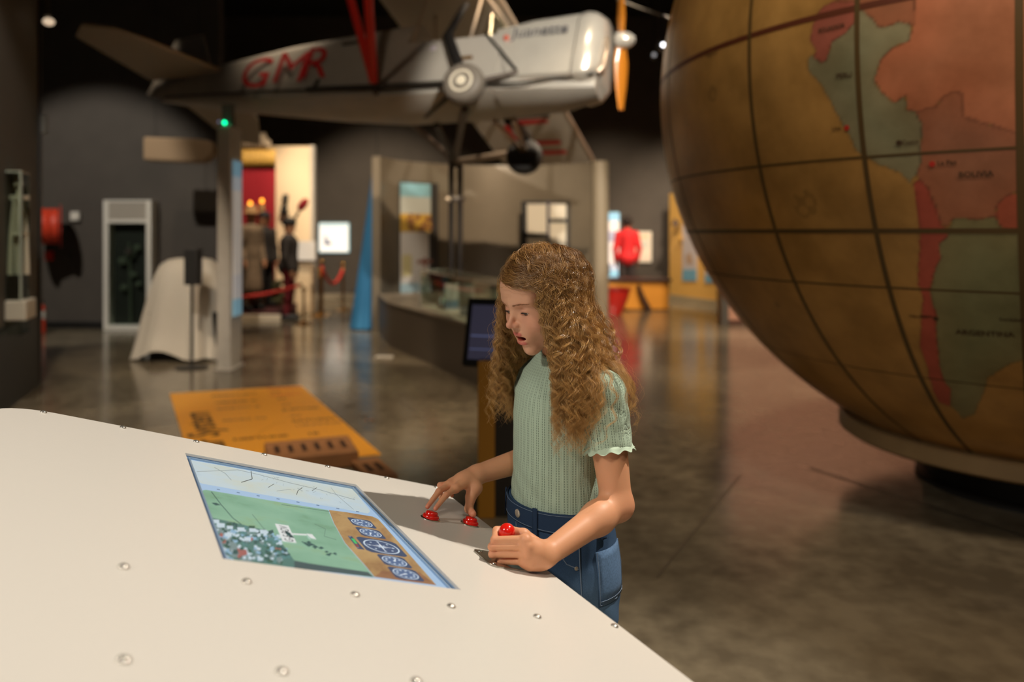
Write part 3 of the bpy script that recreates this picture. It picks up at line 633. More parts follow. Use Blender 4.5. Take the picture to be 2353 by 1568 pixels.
# --- niche with costumed figures
Yn = 14.8; xl, xr = P(548, 0, Yn)[0], P(718, 0, Yn)[0]; zt = P(0, 336, Yn)[2]
r = root('display_partition', ((xl+xr)/2, Yn+.1, 0), 'cream free-standing partition behind the uniformed figures', 'partition')
MB().box2((xl-1.0, Yn, 0), (xr, Yn+.12, zt)).build('partition_board', mat('cream_board', (226, 204, 170), .7), r, bevel=.006)
MB().box2((xr-.03, Yn-.03, 0), (xr+.03, Yn+.15, zt+.01)).build('end_trim', M_ALU, r, bevel=.005)
Yp = 13.15; pl = root('low_platform', (P(590, 0, Yp)[0], 13.9, 0), 'low dark red platform with a white edge under the uniformed figures', 'platform')
xa, xb = P(540, 0, Yp)[0], P(641, 0, Yp)[0]
MB().box2((xa-.6, Yp+.02, 0.0), (xb, Yn-.02, .14)).build('carpet_top', mat('dark_red_carpet', (60, 14, 18), .9), pl, bevel=.004); MB().box2((xa-.6, Yp-.02, 0), (xb+.03, Yp+.015, .1)).build('edge_strip', mat('edge_cream', (216, 200, 174), .5), pl, bevel=.004)
Yv = 14.6; x0, x1 = P(545, 0, Yv)[0], P(633, 0, Yv)[0]; zc = P(0, 374, Yv)[2]
r = root('velvet_curtain', ((x0+x1)/2, Yv, .14), 'crimson velvet curtain under a fringed gold valance', 'curtain')
pts = [(x0-.4+i*(x1-x0+.4)/60, Yv+.03*math.sin(i*1.25)) for i in range(61)]
mb = MB(); mb.loft([[V3(x, y, z) for x, y in pts] for z in (.15, 1.2, zc)], closed=False)
mb.build('curtain_cloth', mat('crimson_velvet', (134, 8, 26), .9), r, smooth=80, solid=.02)
mb = MB(); z0, z1 = P(0, 380, Yv)[2], P(0, 345, Yv)[2]
pts = [(x0-.4+i*(x1-x0+.42)/60, Yv-.06+.012*math.sin(i*1.25)) for i in range(61)]
mb.loft([[V3(x, y, z0-.03*abs(math.sin(i*.6))) for i, (x, y) in enumerate(pts)], [V3(x, y, z0+.1) for x, y in pts], [V3(x, y, z1) for x, y in pts]], closed=False)
mb.build('gold_valance', mat('gold_fringe', (206, 164, 78), .6, noise=.35, nscale=40), r, smooth=80, solid=.02)
mb = MB()
for k in range(16):
    g = random.Random(k+40); x = P(555+k*4.2, 0, Yv)[0]; zb = z1+.02; hgt = (.18, .2, .22, .26, .3, .33, .36, .34, .3, .28, .25, .3, .33, .26, .16, .1)[k]
    mb.sphere((x, Yv-.02+g.uniform(-.05, .05), zb+hgt*.5), .07, 8, sc=(.75, .8, hgt*.5/.07*.95))
for (xa_, za_, xb_, zb_) in ((573, 322, 583, 300), (600, 322, 610, 306), (612, 330, 622, 338)): mb.tube([P(xa_, za_, Yv), P((xa_+xb_)/2, (za_+zb_)/2-3, Yv), P(xb_, zb_, Yv)], [.09, .07, .02], 8)
c = mb.build('carved_ornament', mat('plaster_white', (190, 172, 148), .8), loc=(P(588, 0, Yv)[0], Yv, z1), smooth=60); tag(c, 'pale carved crest lying on top of the gold valance', 'ornament')
mb = MB().sphere(P(655, 458, Yn-.06), .085, 12, sc=(.7, .5, 1.2)).sphere(P(653, 480, Yn-.06), .08, 12, sc=(.9, .5, .9)).tube([P(660, 447, Yn-.05), P(656, 470, Yn-.05), P(647, 493, Yn-.05)], [.03, .035, .05], 8).box(P(655, 490, Yn-.04), (.12, .05, .05))
c = mb.build('wall_plaque', mat('dark_bronze', (34, 36, 34), .5, .4), loc=P(655, 470, Yn-.03), smooth=60); tag(c, 'small black bronze bust mounted on the cream partition', 'wall sculpture')
def figure(name, base, h, yaw, label, cat, sk, coat, legs, hat, coat_len=.45, skirt=False, extra=None):
    """a standing costumed figure: one continuous body, clothing as children"""
    s_ = h/1.75; f = V3(math.cos(yaw), math.sin(yaw), 0); l = V3(-f[1], f[0], 0); o = V3(*base)
    q = lambda x, y, z: o+(f*x+l*y+V3(0, 0, z))*s_
    def body(p):
        d = s_ell(p, q(.01, 0, 1.62), V3(.10, .08, .125)*s_); d = smin(d, s_cap(p, q(0, 0, 1.40), q(0, 0, 1.55), .055*s_), .03)
        d = smin(d, s_sph(p, q(.105, 0, 1.61), .018*s_), .02)
        d = smin(d, s_cap(p, q(0, 0, 1.0), q(0, 0, 1.32), .12*s_, .14*s_), .08)
        for i in (-1, 1):
            d = smin(d, s_cap(p, q(0, i*.19, 1.39), q(-.02, i*.24, 1.10), .05*s_, .04*s_), .05); d = smin(d, s_cap(p, q(-.02, i*.24, 1.10), q(.08, i*.22, .84), .04*s_, .03*s_), .02)
            d = smin(d, s_cap(p, q(.08, i*.22, .84), q(.10, i*.215, .74), .038*s_, .022*s_), .02)
            d = smin(d, s_cap(p, q(0, i*.09, .92), q(0.01, i*.1, .5), .085*s_, .06*s_), .05); d = smin(d, s_cap(p, q(.01, i*.1, .5), q(-.02, i*.1, .08), .058*s_, .04*s_), .02)
            d = smin(d, s_cap(p, q(-.03, i*.1, .045), q(.12, i*.12, .035), .042*s_, .034*s_), .03)
        return d
    lo = q(0, 0, 0)-V3(.45, .45, .02); hi = q(0, 0, 1.8)+V3(.45, .45, .1)
    Vv, F = sdf_mesh(body, lo, hi, .016, 14); ob = link(name, fast_mesh(name, Vv, F), sk, None, o); tag(ob, label, cat)
    def jacket(p):
        d = s_cap(p, q(0, 0, 1.0), q(0, 0, 1.34), .145*s_, .165*s_)
        for i in (-1, 1):
            d = smin(d, s_cap(p, q(0, i*.18, 1.40), q(-.02, i*.245, 1.10), .068*s_, .056*s_), .05); d = smin(d, s_cap(p, q(-.02, i*.245, 1.10), q(.07, i*.22, .87), .056*s_, .045*s_), .02)
        d = smin(d, s_cap(p, q(0, 0, 1.38), q(0, 0, 1.47), .075*s_, .065*s_), .05)
        if coat_len < .9: d = smin(d, s_cap(p, q(0, 0, 1.0), q(-.01, 0, coat_len+.1), .15*s_, .19*s_), .06)
        return d
    Vv, F = sdf_mesh(jacket, lo, hi, .02, 14); link('coat', fast_mesh('coat', Vv, F), coat, ob)
    def trous(p):
        d = s_cap(p, q(0, 0, .95), q(0, 0, 1.05), .14*s_)
        for i in (-1, 1): d = smin(d, s_cap(p, q(0, i*.09, .92), q(.01, i*.1, .5), .10*s_, .075*s_), .05); d = smin(d, s_cap(p, q(.01, i*.1, .5), q(-.02, i*.1, .12), .075*s_, .06*s_), .02)
        return d
    Vv, F = sdf_mesh(trous, lo, hi, .02, 14); link('trousers', fast_mesh('trousers', Vv, F), legs, ob)
    shoes = MB()
    for i in (-1, 1): shoes.tube([q(-.07, i*.1, .05), q(.04, i*.11, .052), q(.17, i*.125, .035)], [.055*s_, .058*s_, .035*s_], 10)
    shoes.build('shoes', M_BLACK, ob, smooth=60)
    if hat: hat(ob, q, s_, f, l)
    return ob
M_FSK = mat('figure_skin', (196, 142, 108), .6)
def hat_brim(ob, q, s_, f, l): MB().lathe([(.15, 0), (.16, .01), (.1, .03), (.095, .12), (.08, .14), (.001, .14)], q(0, 0, 1.66), n=24).build('hat', mat('hat_tan', (176, 140, 96), .8), ob, smooth=50)
def hat_feather(ob, q, s_, f, l):
    MB().sphere(q(0, 0, 1.71), .11*s_, 14, sc=(1.25, 1.0, .85)).build('hat', mat('hat_black', (18, 17, 17), .7), ob, smooth=60)
    MB().tube([q(.08, 0, 1.74), q(.14, 0, 1.84), q(.17, 0, 1.90)], [.02, .025, .02], 8).sphere(q(.24, 0, 2.02), .1*s_, 12, sc=(.75, .5, 1.35), ax=(V3(.82, 0, -.57), V3(0, 1, 0), V3(.57, 0, .82)), mi=1).build('feather_plume', [mat('hat_black'), mat('plume_red', (150, 22, 34), .8)], ob, smooth=60)
def hat_cap(ob, q, s_, f, l): MB().sphere(q(0, 0, 1.70), .11*s_, 14, sc=(1.05, .95, .8)).box(q(.11, 0, 1.68), (.1, .12, .015)).build('hat', mat('cap_navy', (34, 32, 40), .7), ob, smooth=60)
figure('costumed_mannequin', V3(P(577, 0, 13.4)[0], 13.4, .141), 1.72, -.5, 'mannequin in a long grey-brown military coat and tan hat beside the pylon', 'mannequin', M_FSK, mat('coat_grey', (118, 100, 80), .9, noise=.2, nscale=12), mat('trousers_grey', (100, 86, 70), .9), hat_brim, .3)
figure('costumed_mannequin', V3(P(608, 0, 14.02)[0], 14.02, .141), 1.66, -.6, 'mannequin in a black uniform and cap in front of the crimson curtain', 'mannequin', M_FSK, mat('coat_black', (32, 28, 27), .8), mat('trousers_black', (26, 24, 24), .8), hat_cap, .8)
figure('costumed_mannequin', V3(P(664, 0, 13.3)[0], 13.3, 0.0), 1.66, .1, 'mannequin in a black jacket, dark red trousers and a plumed hat before the cream partition', 'mannequin', M_FSK, mat('jacket_black', (38, 33, 31), .75), mat('trousers_red', (104, 14, 22), .8), hat_feather, .84)
# pedestal, plant, tall candle lamps
for i, (x, y0, Yq) in enumerate(((575, 468, 14.33), (602, 462, 14.36))):
    b0 = V3(P(x, 0, Yq)[0], Yq, .14); top = P(x, y0, Yq); r = root('candle_stand', b0, ('shorter' if i == 0 else 'taller')+' tall candle lamp before the crimson curtain, '+('above the tan hat' if i == 0 else 'between the two left mannequins'), 'candle lamp', 'candle lamps by the curtain')
    MB().lathe([(.12, 0), (.12, .02), (.03, .05), (.025, top[2]-.75)], b0, n=16).build('stand', M_BRASS, r, smooth=40); MB().tube([V3(top[0], Yq, top[2]-.62), top-V3(0, 0, .05)], .045, 14).build('candle', mat('candle_cream', (190, 160, 104), .6), r, smooth=40)
    MB().sphere(top, .032, 12, sc=(1, 1, 1.4)).build('flame_bulb', lightbox('candle_flame', (255, 160, 50), 3.2), r, smooth=60)
c = P(636, 690, 14.25); r = root('flower_basket', c, 'olive green rounded bundle on the platform behind the red rope', 'bundle')
blob_cluster(MB(), c+V3(0, 0, .12), (.1, .07, .09), 26, .05, .09, 5).build('foliage', mat('olive_leaves', (72, 70, 42), .9), r, smooth=60); MB().lathe([(.1, .141-c[2]), (.13, .0), (.12, .0)], c, n=18).build('basket', mat('wicker', (86, 66, 40), .8), r, smooth=50)
c = P(605, 620, 13.7); 
r = root('lectern_stand', V3(P(703, 0, 14.3)[0], 14.3, 0), 'pale lectern with a small text card beside the plumed mannequin', 'lectern')
xx = P(703, 0, 14.3)[0]
MB().box2((xx-.14, 14.2, .0), (xx+.12, 14.4, .88)).build('column', mat('cream_board'), r, bevel=.01); MB().box((xx, 14.25, .93), (.30, .26, .05)).build('top_board', mat('dark_wood', (50, 38, 30), .5), r, bevel=.008)
MB().box((xx, 14.3, 1.126), (.34, .02, .34)).build('text_card', mat('card_white', (226, 226, 226), .6), r, bevel=.003)
# rope barriers
def stanchion(b0, h, label, group):
    r = root('rope_stanchion', b0, label, 'stanchion', group)
    MB().lathe([(.16, 0), (.16, .012), (.05, .03), (.022, .06)], b0, n=24).build('base', M_BRASS, r, smooth=40); MB().tube([b0+V3(0, 0, .05), b0+V3(0, 0, h-.04)], .022, 12).build('post', M_BRASS, r, smooth=40); MB().sphere(b0+V3(0, 0, h), .042, 14).build('ball_top', M_BRASS, r, smooth=60); return b0+V3(0, 0, h-.1)
s1 = stanchion(PF(740, 722), .93, 'nearer left brass stanchion of the pair right of the partition', 'brass stanchions'); s2 = stanchion(PF(788, 713), .87, 'brass stanchion standing alone closest to the blue drape', 'brass stanchions'); s3 = stanchion(PF(735, 728), .80, 'brass stanchion nearest the cream partition edge', 'brass stanchions')
s4 = stanchion(PF(698, 745), .55, 'short brass stanchion in front of the lectern', 'brass stanchions')
def rope(a, b_, sag, label, rad=.028):
    pts = [a+(b_-a)*t-V3(0, 0, sag*4*t*(1-t)) for t in np.linspace(0, 1, 15)]; c = (a+b_)/2
    r = root('barrier_rope', c, label, 'rope', 'red barrier ropes'); MB().tube(pts, rad, 10).build('rope', M_ROPE, r, smooth=60)
    for e_ in (a, b_): MB().sphere(e_, .034, 10).build('hook', M_BRASS, r, smooth=60)
rope(s1, s2, .28, 'red rope sagging between the stanchions by the dark wall'); rope(s3, s1, .03, 'short red rope between the two stanchions nearest the partition', .034)
rope(P(690, 655, 12.95), P(538, 684, 12.9), .04, 'long red rope crossing in front of the uniformed mannequins')
# small panel on the dark wall
def light_panel(name, x0, y0, x1, y1, Y, label, bands, frame=(150, 196, 204), s_=.8, rad=True):
    a = P(x0, y1, Y); b_ = P(x1, y0, Y); r = root(name, (a+b_)/2, label, 'light panel')
    MB().box2((a[0], Y, a[2]), (b_[0], Y+.06, b_[2])).build('panel_case', lightbox('panel_edge_%d_%d' % (x0, y0), frame, s_*.7), r, bevel=.02)
    mb = MB(); mats = []; d = .012*(b_[0]-a[0])*3
    for (u0, v0, u1, v1, col) in bands:
        x_ = lambda u: a[0]+d+(b_[0]-a[0]-2*d)*u; z_ = lambda v: b_[2]-d-(b_[2]-a[2]-2*d)*v
        mb.box2((x_(u0), Y-.004-.001*len(mats), z_(v1)), (x_(u1), Y-.002, z_(v0)), len(mats)); mats.append(lightbox('panel_%d_%d_%d' % (x0, y0, len(mats)), col, s_))
    mb.build('panel_face', mats, r); return r
light_panel('information_panel', 732, 512, 802, 581, 17.44, 'square glowing white information panel on the dark wall beside the ropes', [(0, 0, 1, 1, (250, 246, 238)), (.05, .04, .95, .12, (170, 205, 214)), (.17, .42, .24, .76, (110, 116, 134)), (.17, .66, .42, .76, (70, 78, 100)), (.24, .55, .32, .7, (120, 124, 140))])
light_panel('poster_panel', 1382, 488, 1424, 641, 17.43, 'tall narrow glowing poster panel left of the person in red', [(0, 0, 1, 1, (232, 222, 214)), (0, 0, 1, .12, (150, 200, 226)), (0, .28, 1, .44, (170, 166, 182)), (.0, .78, 1, .88, (200, 206, 220)), (0, .88, 1, 1, (150, 204, 226)), (.3, .78, .48, .96, (60, 70, 84))], s_=.75)
light_panel('framed_notice', 1453, 532, 1498, 604, 17.44, 'framed cream notice on the dark wall right of the person in red', [(0, 0, 1, 1, (206, 190, 166)), (.15, .1, .85, .2, (216, 170, 130)), (.12, .28, .85, .55, (186, 180, 162)), (.12, .6, .85, .9, (222, 190, 166))], (170, 168, 150), .5)
# --- blue drape
Yd = 11.95; r = root('blue_drape', P(845, 757, Yd), 'tall blue cloth drape gathered at the top and spreading to the floor', 'drape')
zt = P(0, 372, Yd)[2]; rings = []; N = 48
for i in range(12):
    t = i/11; z = zt*(1-t)+.02*t; x0 = P(858-54*t**1.05, 0, Yd)[0]; x1 = P(873+1*t, 0, Yd)[0]; cx_, rx = (x0+x1)/2, (x1-x0)/2
    rings.append([V3(cx_+rx*math.cos(k*2*math.pi/N)*(1+.08*t*math.sin(k*2*math.pi/N*7)), Yd+rx*.8*math.sin(k*2*math.pi/N)*(1+.1*t*math.sin(k*2*math.pi/N*9+t)), z) for k in range(N)])
MB().loft(rings).build('drape_cloth', mat('blue_canvas', (42, 108, 150), .8, bump=.2, nscale=20), r, smooth=70)
MB().tube([V3(P(866, 0, Yd)[0], Yd, zt-.1), V3(P(866, 0, Yd)[0], Yd, 6.2)], .006, 6).build('hanging_wire', M_BLACK, r)
# --- curved partition
def arc(a, m, b_, n=40):
    A_ = np.array([[2*(m[0]-a[0]), 2*(m[1]-a[1])], [2*(b_[0]-a[0]), 2*(b_[1]-a[1])]]); B_ = np.array([m[0]**2+m[1]**2-a[0]**2-a[1]**2, b_[0]**2+b_[1]**2-a[0]**2-a[1]**2]); c = np.linalg.solve(A_, B_)
    R = math.hypot(a[0]-c[0], a[1]-c[1]); t0 = math.atan2(a[1]-c[1], a[0]-c[0]); t2 = math.atan2(b_[1]-c[1], b_[0]-c[0]); tm = math.atan2(m[1]-c[1], m[0]-c[0])
    if t0 < 0: t0 += 2*math.pi
    if t2 < 0: t2 += 2*math.pi
    return [(c[0]+R*math.cos(t0+(t2-t0)*i/n), c[1]+R*math.sin(t0+(t2-t0)*i/n)) for i in range(n+1)], c, R
AP, ac, aR = arc((-1.93, 11.65), (-.15, 13.25), (1.36, 12.45))
r = root('curved_partition', (-.2, 12.6, 0), 'tall curved grey partition wall behind the girl and the counter', 'partition')
H_ = 2.57; inner = AP; outp = [(ac[0]+(x-ac[0])*(1+.12/aR), ac[1]+(y-ac[1])*(1+.12/aR)) for x, y in AP]
mb = MB(); ol = inner+outp[::-1]; n = len(ol)
mb.add([V3(x, y, 0) for x, y in ol]+[V3(x, y, H_) for x, y in ol], [(i, (i+1) % n, (i+1) % n+n, i+n) for i in range(n)]); m_ = len(inner)
mb.add([V3(x, y, z) for z in (H_,) for x, y in ol], [(i, i+1, n-2-i, n-1-i) for i in range(m_-1)])
mb.build('partition_shell', mat('partition_grey', (134, 122, 104), .38, .25, noise=.05, nscale=3), r, smooth=40)
xe, ye = AP[-1]; MB().tube([V3(xe+.03, ye+.06, 0), V3(xe+.03, ye+.06, H_)], .13, 24).build('end_roll', mat('partition_edge', (150, 138, 118), .45), r, smooth=40)
# poster, notice board
def yarc(x): return min((q_ for q_ in AP), key=lambda q_: abs(q_[0]-x))[1]
a = P(920, 684, 12.0); b_ = P(1004, 422, 12.0)
for _ in range(6): a = P(920, 684, yarc(a[0])-.06); b_ = P(1004, 422, yarc(b_[0])-.06)
dirx = V3(1, (b_[1]-a[1])/(b_[0]-a[0]), 0)
r = root('tall_poster', (a+b_)/2, 'tall printed poster with blue sky, yellow band and white lower half on the grey partition', 'poster')
mb = MB(); W_ = b_[0]-a[0]; Hh = P(960, 422, (a[1]+b_[1])/2)[2]-a[2]
def pq(u0, v0, u1, v1, mi, lift=0):
    mb.prism([a+dirx*W_*u0+V3(0, -lift, Hh*(1-v0)), a+dirx*W_*u1+V3(0, -lift, Hh*(1-v0)), a+dirx*W_*u1+V3(0, -lift, Hh*(1-v1)), a+dirx*W_*u0+V3(0, -lift, Hh*(1-v1))], (0, .008, 0), mi)
pm = [mat('poster_%d' % i, c, .5) for i, c in enumerate(((214, 206, 196), (140, 186, 196), (190, 192, 182), (206, 162, 70), (130, 80, 60), (172, 196, 202), (206, 192, 140), (150, 96, 80), (224, 216, 206)))]
pq(0, 0, 1, 1, 0); pq(0, 0, 1, .12, 1, .002); pq(0, .12, 1, .27, 2, .002); pq(0, .27, 1, .43, 3, .002)
for k in range(14): u_ = random.random()*.85; v_ = .27+random.random()*.13; pq(u_, v_, u_+random.uniform(.06, .16), v_+random.uniform(.015, .04), 4, .004)
pq(0, .88, 1, 1, 5, .002); pq(.05, .63, .3, .82, 6, .003); pq(.45, .68, .88, .71, 7, .004); pq(.62, .66, .7, .75, 7, .005); pq(.7, .86, .8, .97, 8, .004)
mb.build('printed_sheet', pm, r); MB().prism([a+V3(-.02, .012, -.02), a+dirx*W_+V3(.02, .012, -.02), a+dirx*W_+V3(.02, .012, Hh+.02), a+V3(-.02, .012, Hh+.02)], (0, .02, 0)).build('backing_board', mat('dark_backing', (60, 56, 52), .6), r, bevel=.004)
Yq = 12.85; a = P(1198, 720, Yq); b_ = P(1309, 462, Yq); r = root('notice_board', (a+b_)/2, 'black framed notice board with four white text sheets behind the girl', 'notice board')
MB().box2((a[0], Yq, a[2]), (b_[0], Yq+.05, b_[2])).build('frame', M_BLACK, r, bevel=.01)
mb = MB()
for (x0, y0, x1, y1) in ((1211, 469, 1256, 536), (1211, 546, 1256, 640), (1263, 469, 1301, 503), (1263, 512, 1301, 640)):
    mb = MB().box2((P(x0, 0, Yq)[0], Yq-.006, P(0, y1, Yq)[2]), (P(x1, 0, Yq)[0], Yq, P(0, y0, Yq)[2])); mb.build('text_sheet', mat('sheet_white', (226, 216, 196), .6), r, bevel=.002)
MB().box2((P(1257, 0, Yq)[0], Yq-.012, P(0, 640, Yq)[2]), (P(1262, 0, Yq)[0], Yq-.001, P(0, 462, Yq)[2])).build('divider_strip', mat('navy_strip', (54, 54, 80), .5), r)
# --- low curved counter with a glass case
cf = [(-1.92, 11.62), (-1.86, 11.3), (-1.62, 10.35), (-1.36, 9.72), (-1.08, 9.15), (-.72, 8.38), (-.32, 7.58), (-.05, 7.25), (.3, 7.2), (.55, 7.5), (.8, 8.6), (1.0, 10.4), (.98, 11.9), (-.2, 12.6), (-1.55, 11.75)]
def smooth_closed(pts, n=8, keep=()):
    out = []; m = len(pts)
    for i in range(m):
        p0, p1, p2, p3 = [np.array(pts[(i+k-1) % m], float) for k in range(4)]
        for t in np.linspace(0, 1, n, endpoint=False): out.append(tuple(.5*((2*p1)+(-p0+p2)*t+(2*p0-5*p1+4*p2-p3)*t*t+(-p0+3*p1-3*p2+p3)*t**3)))
    return out
co = smooth_closed(cf, 5); r = root('curved_counter', (-.4, 9.5, 0), 'low curved grey display counter with a pale top in front of the curved partition', 'counter')
zc = .53; MB().prism([V3(x, y, 0) for x, y in co], (0, 0, zc)).build('counter_body', mat('counter_grey', (92, 82, 70), .45), r, smooth=30)
ct = [(x*1.0+(x-(-.3))*.012, y+(y-9.6)*.012) for x, y in co]; MB().prism([V3(x, y, zc) for x, y in ct], (0, 0, .03)).build('counter_top', mat('counter_top', (112, 102, 88), .4), r, smooth=30, bevel=.006)
zc += .03
fa, fb = PF(966, 704, zc), PF(1120, 764, zc); fd = (fb-fa)/np.linalg.norm(fb-fa); fn = V3(-fd[1], fd[0], 0); fn = fn if fn[1] > 0 else -fn
fb = fa+fd*2.9
r = root('glass_case', (fa+fb)/2, 'long glass case on the grey counter over papers and small cards', 'glass case')
MB().prism([fa, fb, fb+fn*.30, fa+fn*.30], (0, 0, .012)).build('case_floor', mat('case_floor_white', (222, 212, 194), .5), r)
hh = .43; mb = MB(); th = .012
for p0, p1 in ((fa, fb), (fb, fb+fn*.30), (fb+fn*.30, fa+fn*.30), (fa+fn*.30, fa)):
    dd = (p1-p0)/np.linalg.norm(p1-p0); nn_ = V3(-dd[1], dd[0], 0); mb.prism([p0, p1, p1+nn_*th, p0+nn_*th], (0, 0, hh))
mb.prism([fa+V3(0, 0, hh), fb+V3(0, 0, hh), fb+fn*.30+V3(0, 0, hh), fa+fn*.30+V3(0, 0, hh)], (0, 0, .012)); mb.build('glass_cover', M_GLASS, r)
mb = MB()
for p0, p1 in ((fa, fb), (fb+fn*.30, fa+fn*.30), (fa, fa+fn*.30)): mb.tube([p0+V3(0, 0, hh+.006), p1+V3(0, 0, hh+.006)], .007, 6)
mb.tube([fa, fa+V3(0, 0, hh)], .007, 6); mb.build('glass_edge', mat('glass_edge_pale', (150, 146, 136), .2), r)
M_PAPER = mat('paper_cream', (232, 222, 204), .7)
for k, (t, s_, a_) in enumerate(((.15, .25, .1), (.42, .2, -.1), (.7, .3, .2), (.98, .22, 0), (1.25, .3, .1), (1.6, .25, -.2))):
    c = fa+fd*t+fn*(.07+s_*.3)+V3(0, 0, .016); ax = (fd*math.cos(a_)+fn*math.sin(a_), fn*math.cos(a_)-fd*math.sin(a_), V3(0, 0, 1))
    tag(MB().box(c, (.19, .12, .004), ax).build('paper_sheet', M_PAPER, loc=c, bevel=.001), 'cream document sheet lying in the glass case, number %s from its left end' % ('one', 'two', 'three', 'four', 'five', 'six')[k], 'document', 'documents in the glass case')
for k, (x, y0, y1, w_) in enumerate(((1044, 636, 690, 30), (1104, 638, 694, 32))):
    t = .75+.62*k; c = fa+fd*t+fn*.19+V3(0, 0, .012); r = root('standing_card', c, ('left' if k == 0 else 'right')+'-hand white and blue card standing up inside the glass case', 'card', 'standing cards in the glass case')
    MB().box(c+V3(0, 0, .15), (.16, .012, .30)).build('card_face', M_PAPER, r, bevel=.002); MB().box(c+V3(0, -.008, .06), (.15, .004, .1)).build('card_picture', mat('card_blue', (136, 170, 190), .6), r); MB().box(c+V3(0, .03, .004), (.12, .08, .008)).build('card_foot', M_PAPER, r)
for k, t in enumerate((.5, .68)):
    c = fa+fd*t+fn*.13+V3(0, 0, .018); tag(MB().lathe([(.05, 0), (.055, .02), (.03, .05), (.035, .09), (.015, .13), (.001, .135)], c, n=16).build('small_trophy', M_CHROME, loc=c, smooth=50), 'small silver trophy in the glass case '+('further left of the two' if k == 0 else 'just left of the first standing card'), 'trophy', 'trophies in the glass case')
c = PF(883, 821, .01); tag(MB().box(c, (.2, .12, .02)).build('floor_sign', mat('sign_white', (232, 226, 214), .6), loc=c*V3(1, 1, 0), bevel=.003), 'small white sign lying on the floor before the counter', 'sign')
# --- kiosk
Yk = 4.15; kb = PF(1140, 1195); r = root('touch_kiosk', V3(-.02, 4.2, 0), 'black and yellow touch screen kiosk half hidden behind the girl', 'kiosk')
x0 = P(1098, 0, 4.05)[0]; xm = P(1137, 0, 4.05)[0]
MB().box2((x0+.006, 4.055, 0), (.34, 4.5, .80)).build('kiosk_body', mat('kiosk_black', (34, 29, 24), .45), r, bevel=.01); MB().box2((x0, 4.035, 0), (xm, 4.05, .80)).build('side_panel', mat('kiosk_yellow', (160, 110, 26), .45), r, bevel=.004)
kc = P(1150, 767, 4.15); n_ = V3(-.30, -.92, .26); n_ /= np.linalg.norm(n_); ex = np.cross(V3(0, 0, 1), n_); ex /= np.linalg.norm(ex); ey = np.cross(n_, ex); ax = (ex, ey, n_)
MB().box(kc, (.38, .36, .06), ax).build('monitor', mat('monitor_black', (22, 21, 21), .4), r, bevel=.012)
MB().box(kc+n_*.031, (.315, .285, .004), ax).box(kc+n_*.033+ey*-.02, (.30, .006, .002), ax, 1).box(kc+n_*.033+ey*-.09, (.30, .004, .002), ax, 1).build('touch_screen', [lightbox('kiosk_glow', (56, 54, 70), .5), lightbox('kiosk_line', (92, 100, 140), .6)], r)
MB().tube([kc-n_*.03, kc-n_*.12-V3(0, 0, .1), V3(kc[0]+.04, 4.3, .79)], .035, 12).build('monitor_arm', M_BLACK, r, smooth=40)
# --- yellow panel on the floor and stepped wooden ramp
ya, yb, yc = PF(390, 906), PF(692, 888), PF(876, 1046)
yd = ya+(yc-yb); r = root('floor_panel', (ya+yc)/2*V3(1, 1, 0), 'flat yellow information panel with dark lettering laid on the concrete floor', 'floor panel')
MB().prism([V3(*p) for p in (ya, yb, yc, yd)], (0, 0, .006)).build('yellow_board', mat('floor_yellow', (232, 160, 44), .45), r)
lx = (yb-ya)/np.linalg.norm(yb-ya); ly = (yd-ya)/np.linalg.norm(yd-ya); mb = MB()
def on_floor(px, py): return PF(px, py, .0065)
up = -ly
mb.text('Solar System', on_floor(533, 1060), -ly, lx*-1, .30, 0, bold=.02)
M_INK = [mat('print_dark', (74, 52, 22), .5), mat('print_grey', (150, 104, 62), .5), mat('print_red', (206, 92, 36), .5), mat('print_shade', (212, 146, 44), .5)]
for (x, y, mi, t1, t2) in ((486, 912, 0, 'MERCURY', '12'), (495, 928, 0, 'VENUS A', '35'), (500, 942, 1, 'EARTH B', '35'), (512, 969, 1, 'MARS 04', '22'), (650, 944, 0, 'JUPITER', '14'), (672, 970, 0, 'SATURN', '15'), (682, 980, 1, 'URANUS', '15'), (536, 1013, 0, 'NEPTUNE', '18')):
    p_ = on_floor(x, y); mb.text(t1, p_, lx, -ly, .085, mi, bold=.03); mb.text(t2, p_+lx*.50, lx, -ly, .085, mi, bold=.03)
for (x, y, s_) in ((615, 897, .11), (620, 911, .1)): mb.text('ORBIT', on_floor(x, y), lx, -ly, s_, 2, bold=.03)
pts = [on_floor(*p) for p in ((585, 1002), (600, 990), (625, 977), (655, 968))]
mb.loft([[p, p+lx*.02] for p in pts], 3, closed=False); mb.build('printed_lettering', M_INK, r, normals=False)
M_PLY = mat('brown_plywood', (158, 110, 70), .6, noise=.12, nscale=14); M_SLOT = mat('slot_dark', (58, 36, 22), .8)
def ramp_tier(name, x0y0, x1y1, depth, z, label, nsl):
    a, b_ = PF(*x0y0, z), PF(*x1y1, z); r = root(name, V3(*((a+b_)/2*V3(1, 1, 0))), label, 'wooden step', 'slotted wooden steps'); dx = (b_-a); L = np.linalg.norm(dx); dx /= L; dy = V3(dx[1], -dx[0], 0)
    a0, b0 = V3(a[0], a[1], .0065), V3(b_[0], b_[1], .0065)
    MB().prism([a0, b0, b0+dy*depth, a0+dy*depth], (0, 0, z-.0065)).build('step_box', M_PLY, r, bevel=.006)
    for k in range(nsl):
        c = a+dx*L*(k+.8)/(nsl+.6)+dy*depth*.5+V3(0, 0, .0008); MB().box(c, (.03, depth*.42, .0016), (dx, dy, V3(0, 0, 1))).build('slot', M_SLOT, r)
ramp_tier('wooden_step', (607, 1017), (800, 1000), .42, .10, 'upper brown slotted wooden step resting on the yellow floor panel', 6)
ramp_tier('wooden_step', (806, 1058), (868, 1050), .40, .045, 'lower brown slotted wooden step at the corner of the yellow floor panel', 2)
